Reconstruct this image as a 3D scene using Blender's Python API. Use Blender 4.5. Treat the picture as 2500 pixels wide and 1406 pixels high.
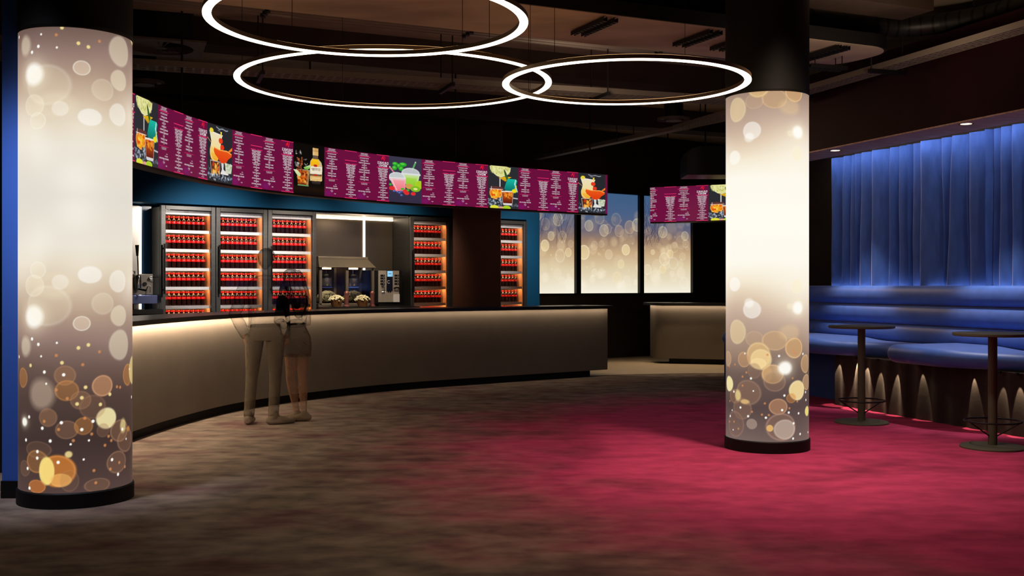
import bpy, bmesh, math, random
import numpy as np
from mathutils import Vector, Matrix
random.seed(7)
RNG = np.random.default_rng(11)
PI = math.pi
S = bpy.context.scene
for o in list(bpy.data.objects):
    bpy.data.objects.remove(o)
COL = S.collection

# ------------------------------------------------------------------ camera, world, exposure
F = 2650.0
EYE = 1.41
cam_d = bpy.data.cameras.new('camera')
cam = bpy.data.objects.new('camera', cam_d)
COL.objects.link(cam)
cam.location = (0, 0, EYE)
cam.rotation_euler = (PI / 2, 0, 0)
cam_d.sensor_width = 36.0
cam_d.lens = 36.0 * F / 2500.0
cam_d.shift_y = -6.0 / 2500.0
cam_d.clip_end = 200
S.camera = cam
S.view_settings.view_transform = 'Standard'
S.view_settings.look = 'None'
S.view_settings.gamma = 1
S.view_settings.use_curve_mapping = False
S.view_settings.exposure = 0.0
W = bpy.data.worlds.new('night')
S.world = W
W.use_nodes = True
W.node_tree.nodes['Background'].inputs[0].default_value = (1.0, 0.78, 0.6, 1)
W.node_tree.nodes['Background'].inputs[1].default_value = 0.015


def lin(c):
    c = np.asarray(c, float) / 255.0
    return np.where(c <= 0.04045, c / 12.92, ((c + 0.055) / 1.055) ** 2.4)


def lin3(c):
    return tuple(float(x) for x in lin(c))


def spot(loc, aim, watts, angle, blend=0.6, color=(255, 214, 170), size=0.15):
    d = bpy.data.lights.new('spot_lamp', 'SPOT')
    d.energy = watts
    d.spot_size = math.radians(angle)
    d.spot_blend = blend
    d.color = lin3(color)
    d.shadow_soft_size = size
    o = bpy.data.objects.new('spot_lamp', d)
    COL.objects.link(o)
    o.location = loc
    o.rotation_euler = (Vector(aim) - Vector(loc)).to_track_quat('-Z', 'Y').to_euler()
    return o


def area(loc, aim, watts, sx, sy, color=(255, 214, 170)):
    d = bpy.data.lights.new('added_area_lamp', 'AREA')
    d.shape = 'RECTANGLE'
    d.size = sx
    d.size_y = sy
    d.energy = watts
    d.color = lin3(color)
    o = bpy.data.objects.new('added_area_lamp', d)
    COL.objects.link(o)
    o.location = loc
    o.rotation_euler = (Vector(aim) - Vector(loc)).to_track_quat('-Z', 'Y').to_euler()
    return o


# spots added without fixtures to brighten the foyer carpet; one lights the side opening
WARM = (255, 228, 200)
spot((2.4, 8.3, 4.2), (2.3, 8.8, 0), 500, 75, 1.0, WARM)
spot((1.6, 6.4, 4.2), (1.2, 6.6, 0), 170, 80, 1.0, WARM)
spot((-.2, 9.6, 4.2), (-.2, 9.9, 0), 110, 75, 1.0, WARM)
spot((-2.3, 10.9, 4.2), (-2.3, 10.0, 0), 80, 70, 1.0, WARM)
spot((5.15, 6.95, 2.85), (4.35, 12.6, 2.25), 110, 34, 0.8, (255, 214, 180))  # added spot beyond the frame, grazes the curtain to bring out its pleats
spot((3.0, 18.4, 3.6), (2.7, 18.5, 0), 150, 60, 0.5, WARM)
spot((-3.2, 5.9, 4.2), (-3.2, 7.2, 1.0), 480, 40, 1.0, (226, 232, 255))  # added spot with no fixture, brightens the royal blue wall end
spot((1.3, 15.6, 3.4), (4.5, 12.4, 2.2), 200, 50, 0.9, (255, 214, 176))  # added unseen spot, warms the far edges of the curtain pleats
# weak lamps without fixtures, added to lighten the concrete from below
area((3.5, 9.8, 3.3), (3.6, 10.4, 4.4), 9, .3, .3, WARM)
area((.9, 11.6, 3.45), (1.0, 12.0, 4.4), 6, .3, .3, WARM)
# lamps added out of sight behind the menu screen: fridges brightened, blue bulkhead washed
spot((-3.05, 13.35, 2.68), (-4.2, 14.9, 1.5), 230, 80, 0.9, (255, 246, 236))
spot((-2.1, 14.4, 2.68), (-3.0, 15.7, 1.45), 140, 82, 0.9, (255, 240, 222))
spot((-.95, 15.35, 2.68), (-1.9, 16.5, 1.4), 80, 90, 0.9, (255, 232, 204))
spot((.35, 16.4, 2.68), (-.2, 17.7, 1.5), 80, 82, 0.9, (255, 246, 236))
spot((-1.3, 15.2, 3.3), (-2.1, 16.4, 2.75), 60, 62, 1.0, (255, 244, 230))
spot((1.0, 16.9, 3.3), (.2, 18.0, 2.2), 60, 60, 1.0, (255, 244, 230))

# ------------------------------------------------------------------ materials
MATS = {}


def new_mat(name):
    m = bpy.data.materials.new(name)
    m.use_nodes = True
    nt = m.node_tree
    return m, nt, nt.nodes['Principled BSDF']


def mat(name, c, rough=0.5, metal=0.0, spec=0.5, noise=0.0, nscale=8.0, stretch=(1, 1, 1), bump=0.0, sheen=0.0, coat=0.0):
    if name in MATS:
        return MATS[name]
    m, nt, b = new_mat(name)
    b.inputs['Roughness'].default_value = rough
    b.inputs['Metallic'].default_value = metal
    b.inputs['Specular IOR Level'].default_value = spec
    if sheen:
        b.inputs['Sheen Weight'].default_value = sheen
        b.inputs['Sheen Roughness'].default_value = 0.3
        b.inputs['Sheen Tint'].default_value = (1.0, .9, .8, 1)
    if coat:
        b.inputs['Coat Weight'].default_value = coat
    base = lin3(c) + (1,)
    if noise or bump:
        tc = nt.nodes.new('ShaderNodeTexCoord')
        mp = nt.nodes.new('ShaderNodeMapping')
        mp.inputs['Scale'].default_value = stretch
        nz = nt.nodes.new('ShaderNodeTexNoise')
        nz.inputs['Scale'].default_value = nscale
        nz.inputs['Detail'].default_value = 6
        nt.links.new(tc.outputs['Object'], mp.inputs[0])
        nt.links.new(mp.outputs[0], nz.inputs['Vector'])
        if noise:
            r = nt.nodes.new('ShaderNodeValToRGB')
            r.color_ramp.elements[0].position = 0.3
            r.color_ramp.elements[1].position = 0.7
            r.color_ramp.elements[0].color = tuple(x * (1 - noise) for x in base[:3]) + (1,)
            r.color_ramp.elements[1].color = tuple(min(1, x * (1 + noise)) for x in base[:3]) + (1,)
            nt.links.new(nz.outputs['Fac'], r.inputs[0])
            nt.links.new(r.outputs[0], b.inputs['Base Color'])
        else:
            b.inputs['Base Color'].default_value = base
        if bump:
            bp = nt.nodes.new('ShaderNodeBump')
            bp.inputs['Strength'].default_value = bump
            bp.inputs['Distance'].default_value = 0.01
            nt.links.new(nz.outputs['Fac'], bp.inputs['Height'])
            nt.links.new(bp.outputs[0], b.inputs['Normal'])
    else:
        b.inputs['Base Color'].default_value = base
    MATS[name] = m
    return m


def emit(name, c, k):
    if name in MATS:
        return MATS[name]
    m, nt, b = new_mat(name)
    b.inputs['Base Color'].default_value = (0.02, 0.02, 0.02, 1)
    b.inputs['Emission Color'].default_value = lin3(c) + (1,)
    b.inputs['Emission Strength'].default_value = k
    MATS[name] = m
    return m


def printed(name, k=1.0, gloss=0.3):
    """A backlit print or a screen: its picture is stored per vertex and glows."""
    if name in MATS:
        return MATS[name]
    m, nt, b = new_mat(name)
    a = nt.nodes.new('ShaderNodeAttribute')
    a.attribute_name = 'picture'
    b.inputs['Base Color'].default_value = (0.01, 0.01, 0.01, 1)
    b.inputs['Roughness'].default_value = gloss
    b.inputs['Specular IOR Level'].default_value = 0.2
    nt.links.new(a.outputs['Color'], b.inputs['Emission Color'])
    b.inputs['Emission Strength'].default_value = k
    MATS[name] = m
    return m


def glass(name, tint=(255, 255, 255), refl=0.06, rough=0.02):
    if name in MATS:
        return MATS[name]
    m, nt, b = new_mat(name)
    nt.nodes.remove(b)
    t = nt.nodes.new('ShaderNodeBsdfTransparent')
    t.inputs[0].default_value = lin3(tint) + (1,)
    g = nt.nodes.new('ShaderNodeBsdfGlossy')
    g.inputs['Roughness'].default_value = rough
    lw = nt.nodes.new('ShaderNodeFresnel')
    lw.inputs['IOR'].default_value = 1.45
    mx = nt.nodes.new('ShaderNodeMixShader')
    nt.links.new(lw.outputs[0], mx.inputs[0])
    nt.links.new(t.outputs[0], mx.inputs[1])
    nt.links.new(g.outputs[0], mx.inputs[2])
    nt.links.new(mx.outputs[0], nt.nodes['Material Output'].inputs[0])
    MATS[name] = m
    return m


def sheer(name, c, a0, a1, power=2.0):
    """See-through figure: thin in the middle, denser towards its outline (one layer, front side)."""
    if name in MATS:
        return MATS[name]
    m, nt, b = new_mat(name)
    b.inputs['Base Color'].default_value = lin3(c) + (1,)
    b.inputs['Roughness'].default_value = 0.8
    b.inputs['Specular IOR Level'].default_value = 0.1
    t = nt.nodes.new('ShaderNodeBsdfTransparent')
    lw = nt.nodes.new('ShaderNodeLayerWeight')
    lw.inputs['Blend'].default_value = 0.5
    pw = nt.nodes.new('ShaderNodeMath')
    pw.operation = 'POWER'
    pw.inputs[1].default_value = power
    ma = nt.nodes.new('ShaderNodeMath')
    ma.operation = 'MULTIPLY_ADD'
    ma.inputs[1].default_value = a1
    ma.inputs[2].default_value = a0
    geo = nt.nodes.new('ShaderNodeNewGeometry')
    tco = nt.nodes.new('ShaderNodeTexCoord')
    mpg = nt.nodes.new('ShaderNodeMapping')
    mpg.inputs['Scale'].default_value = (1.0, 1.0, 1.5)
    mpg.inputs['Rotation'].default_value = (0.3, 0.5, 0.2)
    nzz = nt.nodes.new('ShaderNodeTexNoise')
    nzz.inputs['Scale'].default_value = 9.0
    nzz.inputs['Detail'].default_value = 5
    nzz.inputs['Distortion'].default_value = 1.2
    bmp = nt.nodes.new('ShaderNodeBump')
    bmp.inputs['Strength'].default_value = 0.6
    bmp.inputs['Distance'].default_value = 0.035
    nt.links.new(tco.outputs['Object'], mpg.inputs[0])
    nt.links.new(mpg.outputs[0], nzz.inputs['Vector'])
    nt.links.new(nzz.outputs['Fac'], bmp.inputs['Height'])
    nt.links.new(bmp.outputs[0], b.inputs['Normal'])
    nt.links.new(bmp.outputs[0], lw.inputs['Normal'])
    inv = nt.nodes.new('ShaderNodeMath')
    inv.operation = 'SUBTRACT'
    inv.inputs[0].default_value = 1.0
    mu = nt.nodes.new('ShaderNodeMath')
    mu.operation = 'MULTIPLY'
    mu.use_clamp = True
    mx = nt.nodes.new('ShaderNodeMixShader')
    L = nt.links.new
    L(lw.outputs['Facing'], pw.inputs[0])
    L(pw.outputs[0], ma.inputs[0])
    L(geo.outputs['Backfacing'], inv.inputs[1])
    L(ma.outputs[0], mu.inputs[0])
    L(inv.outputs[0], mu.inputs[1])
    L(mu.outputs[0], mx.inputs[0])
    L(t.outputs[0], mx.inputs[1])
    L(b.outputs[0], mx.inputs[2])
    L(mx.outputs[0], nt.nodes['Material Output'].inputs[0])
    MATS[name] = m
    return m


BLACK = mat('black_paint', (18, 16, 15), 0.6, spec=0.25)
BLACKM = mat('black_metal', (34, 31, 28), 0.42, 0.6)
STEEL = mat('brushed_steel', (176, 170, 162), 0.32, 0.9, noise=0.08, nscale=6, stretch=(40, 1, 1))
STEELD = mat('dark_steel', (104, 102, 100), 0.4, 0.75, noise=0.1, nscale=6, stretch=(1, 1, 30))
MIRROR = mat('polished_steel', (210, 200, 188), 0.1, 1.0)
CHROME = mat('chrome', (220, 220, 220), 0.12, 1.0)
WHITE = mat('white_plastic', (226, 224, 222), 0.45)
PANEL = mat('beige_panel', (118, 107, 93), 0.62, spec=0.2, noise=0.05, nscale=3)
SLABTOP = mat('dark_worktop', (38, 34, 31), 0.35)
BROWN = mat('brown_board', (92, 48, 24), 0.6, noise=0.08, nscale=2)
BLUEWALL = mat('blue_paint', (16, 86, 128), 0.7, spec=0.2, noise=0.04, nscale=2)
BLUEP = mat('royal_blue_board', (62, 100, 186), 0.6, spec=0.2)
MAROON = mat('maroon_plaster', (36, 13, 15), 0.85, spec=0.1, noise=0.2, nscale=3)
SOFFIT = mat('soffit_plaster', (176, 146, 130), 0.85, spec=0.1, noise=0.25, nscale=4, stretch=(1, 6, 1))
DARKWALL = mat('dark_wall', (52, 44, 36), 0.85, spec=0.1, noise=0.1, nscale=3)
CEIL = mat('ceiling_concrete', (164, 146, 124), 0.9, spec=0.1, noise=0.25, nscale=0.9, stretch=(1, 2.5, 1), bump=0.15)
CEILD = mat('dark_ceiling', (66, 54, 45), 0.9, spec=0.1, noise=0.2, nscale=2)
GALV = mat('dull_zinc', (120, 108, 96), 0.6, 0.4)
VELVET = mat('blue_velvet', (60, 94, 162), 0.75, spec=0.25, noise=0.16, nscale=14, stretch=(1, 1, 0.3), bump=0.1, sheen=1.0)
UPHOL = mat('blue_upholstery', (62, 102, 186), 0.5, spec=0.55, noise=0.12, nscale=9, bump=0.12, sheen=0.45)
FLUTE = mat('brown_velvet', (42, 34, 29), 0.85, noise=0.2, nscale=12, bump=0.2, sheen=0.3)
TABLE = mat('bronze_table', (84, 81, 66), 0.6, 0.0, spec=.25)
COLA = mat('cola', (30, 8, 6), 0.12, coat=0.3)
RED = mat('red_label', (196, 14, 18), 0.35)
REDCAP = mat('red_cap', (204, 22, 22), 0.35)
LABELW = mat('white_print', (246, 240, 236), 0.5)
TILE = mat('beige_floor_tile', (196, 172, 134), 0.55, noise=0.06, nscale=3)
LED = emit('warm_led', (255, 226, 184), 9.0)
LEDC = emit('counter_led', (255, 222, 178), 7.0)
LEDF = emit('fridge_led', (255, 190, 130), 24.0)
RING = emit('ring_diffuser', (255, 236, 204), 5.5)
DOWN = emit('downlight_lens', (255, 226, 180), 8.0)
PAPER = mat('cream_popcorn', (238, 222, 176), 0.8, noise=0.25, nscale=30)
PANE = glass('clear_glass')


# ------------------------------------------------------------------ mesh helper
class MB:
    def __init__(s):
        s.v = []
        s.f = []
        s.mi = []
        s.m = 0

    def add(s, vs, fs):
        n = len(s.v)
        s.v += [tuple(p) for p in vs]
        s.f += [tuple(i + n for i in f) for f in fs]
        s.mi += [s.m] * len(fs)
        return s

    def box(s, x0, x1, y0, y1, z0, z1):
        vs = [(x, y, z) for z in (z0, z1) for y in (y0, y1) for x in (x0, x1)]
        return s.add(vs, [(0, 2, 3, 1), (4, 5, 7, 6), (0, 1, 5, 4), (2, 6, 7, 3), (0, 4, 6, 2), (1, 3, 7, 5)])

    def prism(s, pts, z0, z1):
        n = len(pts)
        a = sum(pts[i][0] * pts[(i + 1) % n][1] - pts[(i + 1) % n][0] * pts[i][1] for i in range(n))
        if a < 0:
            pts = pts[::-1]
        vs = [(p[0], p[1], z0) for p in pts] + [(p[0], p[1], z1) for p in pts]
        fs = [tuple(range(n))[::-1], tuple(range(n, 2 * n))] + [(i, (i + 1) % n, n + (i + 1) % n, n + i) for i in range(n)]
        return s.add(vs, fs)

    def lathe(s, prof, n=32, c=(0, 0, 0), cap=True):
        vs, fs = [], []
        for r, z in prof:
            for i in range(n):
                a = 2 * PI * i / n
                vs.append((c[0] + r * math.cos(a), c[1] + r * math.sin(a), c[2] + z))
        for k in range(len(prof) - 1):
            for i in range(n):
                j = (i + 1) % n
                fs.append((k * n + i, k * n + j, (k + 1) * n + j, (k + 1) * n + i))
        if cap:
            fs.append(tuple(range(n))[::-1])
            fs.append(tuple((len(prof) - 1) * n + i for i in range(n)))
        return s.add(vs, fs)

    def tube(s, pts, r, n=10, closed=False, rs=None):
        pts = [Vector(p) for p in pts]
        m = len(pts)
        vs, fs = [], []
        up = None
        for k, p in enumerate(pts):
            a = pts[(k - 1) % m] if (k or closed) else p
            b = pts[(k + 1) % m] if (k < m - 1 or closed) else p
            t = (b - a).normalized()
            if up is None:
                up = Vector((0, 0, 1)) if abs(t.z) < 0.9 else Vector((0, 1, 0))
            x = t.cross(up).normalized()
            y = x.cross(t).normalized()
            up = y
            rr = rs[k] if rs else r
            r1, r2 = rr if isinstance(rr, tuple) else (rr, rr)
            for i in range(n):
                q = 2 * PI * i / n
                vs.append(p + x * math.cos(q) * r1 + y * math.sin(q) * r2)
        for k in range(m if closed else m - 1):
            k2 = (k + 1) % m
            for i in range(n):
                j = (i + 1) % n
                fs.append((k * n + i, k * n + j, k2 * n + j, k2 * n + i))
        if not closed:
            fs.append(tuple(range(n))[::-1])
            fs.append(tuple((m - 1) * n + i for i in range(n)))
        return s.add(vs, fs)

    def cyl(s, p, q, r, n=16):
        return s.tube([p, q], r, n)

    def sphere(s, c, r, n=12, sc=(1, 1, 1), m=8):
        vs, fs = [], []
        for k in range(1, m):
            t = PI * k / m
            for i in range(n):
                a = 2 * PI * i / n
                vs.append((c[0] + sc[0] * r * math.sin(t) * math.cos(a), c[1] + sc[1] * r * math.sin(t) * math.sin(a), c[2] - sc[2] * r * math.cos(t)))
        b = len(vs)
        vs += [(c[0], c[1], c[2] - sc[2] * r), (c[0], c[1], c[2] + sc[2] * r)]
        for k in range(m - 2):
            for i in range(n):
                j = (i + 1) % n
                fs.append((k * n + i, k * n + j, (k + 1) * n + j, (k + 1) * n + i))
        for i in range(n):
            j = (i + 1) % n
            fs.append((b, j, i))
            fs.append((b + 1, (m - 2) * n + i, (m - 2) * n + j))
        return s.add(vs, fs)

    def grid(s, fn, us, vs_):
        """fn(u, v) -> point"""
        nu, nv = len(us), len(vs_)
        pts = [fn(u, v) for v in vs_ for u in us]
        fs = [(j * nu + i, j * nu + i + 1, (j + 1) * nu + i + 1, (j + 1) * nu + i) for j in range(nv - 1) for i in range(nu - 1)]
        return s.add(pts, fs)

    def sweep(s, path, prof, closed_prof=True, cap=True):
        """path: list of (point, outward normal, None) in plan; prof: list of (o, z) offsets."""
        n = len(prof)
        vs, fs = [], []
        for (p, nn) in path:
            for o, z in prof:
                vs.append((p[0] + nn[0] * o, p[1] + nn[1] * o, z))
        m = len(path)
        for k in range(m - 1):
            for i in range(n if closed_prof else n - 1):
                j = (i + 1) % n
                fs.append((k * n + i, k * n + j, (k + 1) * n + j, (k + 1) * n + i))
        if cap and closed_prof:
            fs.append(tuple(range(n))[::-1])
            fs.append(tuple((m - 1) * n + i for i in range(n)))
        return s.add(vs, fs)

    def build(s, name, mats, parent=None, org=(0, 0, 0), bevel=0.0, smooth=35, fix=True):
        me = bpy.data.meshes.new(name)
        me.from_pydata([(x - org[0], y - org[1], z - org[2]) for x, y, z in s.v], [], s.f)
        if not isinstance(mats, (list, tuple)):
            mats = [mats]
        for m in mats:
            me.materials.append(m)
        if len(mats) > 1:
            me.polygons.foreach_set('material_index', s.mi)
        if fix:
            bm = bmesh.new()
            bm.from_mesh(me)
            bmesh.ops.recalc_face_normals(bm, faces=bm.faces)
            bm.to_mesh(me)
            bm.free()
        if smooth:
            me.polygons.foreach_set('use_smooth', [True] * len(me.polygons))
            me.set_sharp_from_angle(angle=math.radians(smooth))
        me.update()
        o = bpy.data.objects.new(name, me)
        COL.objects.link(o)
        if parent is not None:
            o.parent = parent
        else:
            o.location = org
        if bevel:
            b = o.modifiers.new('edge', 'BEVEL')
            b.width = bevel
            b.segments = 2
            b.limit_method = 'ANGLE'
            b.angle_limit = math.radians(50)
        return o


def B(*a):
    return MB().box(*a)


def tag(o, label=None, cat=None, group=None, kind=None):
    if label:
        o['label'] = label
    if cat:
        o['category'] = cat
    if group:
        o['group'] = group
    if kind:
        o['kind'] = kind
    return o


def thing(name, label, cat, loc=(0, 0, 0), rz=0.0, group=None):
    o = bpy.data.objects.new(name, None)
    COL.objects.link(o)
    o.empty_display_size = 0.1
    o.location = loc
    o.rotation_euler = (0, 0, rz)
    return tag(o, label, cat, group)


def struct(mb, name, m, label, cat='structure', **k):
    return tag(mb.build(name, m, **k), label, cat, None, 'structure')


def copy_tree(o, parent=None):
    c = o.copy()
    COL.objects.link(c)
    if parent is not None:
        c.parent = parent
    for ch in o.children:
        copy_tree(ch, c)
    return c


def picture_mesh(name, pts, nu, nv, colors, m, parent=None, org=(0, 0, 0), flip=False):
    """pts (nv*nu,3) row by row; colors (nv,nu,3) linear."""
    me = bpy.data.meshes.new(name)
    idx = np.arange(nu * nv).reshape(nv, nu)
    q = np.stack([idx[:-1, :-1], idx[:-1, 1:], idx[1:, 1:], idx[1:, :-1]], -1).reshape(-1, 4)
    if flip:
        q = q[:, ::-1]
    nf = len(q)
    me.vertices.add(nu * nv)
    me.vertices.foreach_set('co', (np.asarray(pts, np.float32) - np.asarray(org, np.float32)).ravel())
    me.loops.add(nf * 4)
    me.loops.foreach_set('vertex_index', q.ravel().astype(np.int32))
    me.polygons.add(nf)
    me.polygons.foreach_set('loop_start', np.arange(0, nf * 4, 4, dtype=np.int32))
    me.polygons.foreach_set('use_smooth', np.ones(nf, bool))
    me.update(calc_edges=True)
    at = me.attributes.new('picture', 'FLOAT_COLOR', 'POINT')
    rgba = np.ones((nu * nv, 4), np.float32)
    rgba[:, :3] = np.asarray(colors, np.float32).reshape(-1, 3)
    at.data.foreach_set('color', rgba.ravel())
    me.materials.append(m)
    o = bpy.data.objects.new(name, me)
    COL.objects.link(o)
    if parent is not None:
        o.parent = parent
    else:
        o.location = org
    return o


# ------------------------------------------------------------------ painting on arrays (sRGB 0..255)
class Pic:
    def __init__(s, X, Y, base):
        s.X, s.Y = X, Y
        s.c = np.zeros(X.shape + (3,)) + np.asarray(base, float)

    def mix(s, a, col):
        a = np.clip(a, 0, 1)[..., None]
        s.c = s.c * (1 - a) + np.asarray(col, float) * a

    def disc(s, x, y, r, col, a=1.0, ry=None, soft=0.15, edge=0.0, ecol=None):
        ry = ry or r
        d = np.sqrt(((s.X - x) / r) ** 2 + ((s.Y - y) / ry) ** 2)
        s.mix(np.clip((1 - d) / max(soft, 1e-3) + 0.5, 0, 1) * a, col)
        if edge:
            e = np.exp(-((d - 0.95) / 0.06) ** 2)
            s.mix(e * edge, ecol if ecol is not None else np.minimum(np.asarray(col, float) * 1.15 + 25, 255))

    def glow(s, x, y, r, col, a=1.0, ry=None):
        ry = ry or r
        d2 = ((s.X - x) / r) ** 2 + ((s.Y - y) / ry) ** 2
        s.mix(np.exp(-d2 * 1.6) * a, col)

    def poly(s, pts, col, a=1.0, grad=None):
        inside = np.zeros(s.X.shape, bool)
        n = len(pts)
        for i in range(n):
            x0, y0 = pts[i]
            x1, y1 = pts[(i + 1) % n]
            if y0 == y1:
                continue
            cnd = ((y0 <= s.Y) & (s.Y < y1)) | ((y1 <= s.Y) & (s.Y < y0))
            xx = x0 + (s.Y - y0) * (x1 - x0) / (y1 - y0)
            inside ^= cnd & (s.X < xx)
        m = inside.astype(float) * a
        if grad is not None:
            ys = [p[1] for p in pts]
            t = np.clip((s.Y - min(ys)) / (max(ys) - min(ys)), 0, 1)[..., None]
            cc = np.asarray(col, float) * (1 - t) + np.asarray(grad, float) * t
            s.c = s.c * (1 - m[..., None]) + cc * m[..., None]
        else:
            s.mix(m, col)

    def line(s, pts, w, col, a=1.0):
        for (x0, y0), (x1, y1) in zip(pts[:-1], pts[1:]):
            dx, dy = x1 - x0, y1 - y0
            L2 = dx * dx + dy * dy + 1e-9
            t = np.clip(((s.X - x0) * dx + (s.Y - y0) * dy) / L2, 0, 1)
            d = np.hypot(s.X - x0 - t * dx, s.Y - y0 - t * dy)
            s.mix(np.clip((w - d) / (w * 0.5) + 0.3, 0, 1) * a, col)

    def speckle(s, x0, x1, y0, y1, n, r, cols, a=0.9, seed=0):
        g = np.random.default_rng(seed)
        for _ in range(n):
            s.disc(g.uniform(x0, x1), g.uniform(y0, y1), r * g.uniform(.5, 1.4), cols[g.integers(len(cols))], a, r * g.uniform(.4, 1.3), 0.4)

    def linear(s):
        return lin(np.clip(s.c, 0, 255))


def ramp(t, stops):
    ts = [q[0] for q in stops]
    return np.stack([np.interp(t, ts, [q[1][k] for q in stops]) for k in range(3)], -1)


def smooth_noise(X, Y, sx, sy, seed):
    g = np.random.default_rng(seed)
    out = np.zeros(X.shape)
    for k in range(7):
        kx, ky, ph = g.normal(0, 1 / sx), g.normal(0, 1 / sy), g.uniform(0, 6.28)
        out += np.sin(X * kx + Y * ky + ph)
    return out / 7


# ------------------------------------------------------------------ setting: floor, walls, ceiling
# plan frame of the bar wall: origin A, along E (37 degrees), towards the back N
ANG = math.atan2(.603, .798)
A0 = Vector((-4.576, 14.33))
EV = Vector((math.cos(ANG), math.sin(ANG)))
NV = Vector((-math.sin(ANG), math.cos(ANG)))


def bar(s, d, z=0.0):
    p = A0 + EV * s + NV * d
    return (p.x, p.y, z)


# plan frame of the booth wall: origin P0, along U towards the camera, depth D into the wall
P0 = Vector((3.82, 12.84))
UV = Vector((.318, -.948)).normalized()
DV = Vector((.948, .318)).normalized()


def booth(t, n, z=0.0):
    p = P0 + UV * t + DV * n
    return (p.x, p.y, z)


RZ_BOOTH = math.atan2(UV.y, UV.x)

# bar line (plan of the counter front and of the screen above it)
raw = [(-3.36, 8.2), (-3.40, 9.0), (-3.41, 9.7), (-3.36, 10.5), (-3.24, 11.4), (-3.10, 12.05), (-2.86, 12.65), (-2.60, 13.12),
       (-2.34, 13.53), (-1.98, 14.05), (-1.60, 14.48), (-1.24, 14.83), (-.78, 15.21), (-.317, 15.57), (.078, 15.88), (.55, 16.24), (1.0, 16.57), (1.49, 16.935)]


def resample(p, step=0.06, it=30):
    p = np.array(p, float)
    d = np.r_[0, np.cumsum(np.hypot(*np.diff(p, axis=0).T))]
    n = int(d[-1] / step) + 1
    t = np.linspace(0, d[-1], n)
    q = np.c_[np.interp(t, d, p[:, 0]), np.interp(t, d, p[:, 1])]
    for _ in range(it):
        q[1:-1] = 0.25 * q[:-2] + 0.5 * q[1:-1] + 0.25 * q[2:]
    return q


def with_normals(q):
    g = np.gradient(q, axis=0)
    g /= np.hypot(g[:, 0], g[:, 1])[:, None]
    nn = np.c_[g[:, 1], -g[:, 0]]      # towards the foyer
    return nn


BL = resample(raw)
BN = with_normals(BL)
BS = np.r_[0, np.cumsum(np.hypot(*np.diff(BL, axis=0).T))]


def sub_path(q, nn, ss, s0, s1, step=0.06):
    t = np.linspace(s0, s1, max(2, int(abs(s1 - s0) / step) + 1))
    px = np.interp(t, ss, q[:, 0]); py = np.interp(t, ss, q[:, 1])
    nx = np.interp(t, ss, nn[:, 0]); ny = np.interp(t, ss, nn[:, 1])
    return [((a, b), (c, d)) for a, b, c, d in zip(px, py, nx, ny)]


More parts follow.
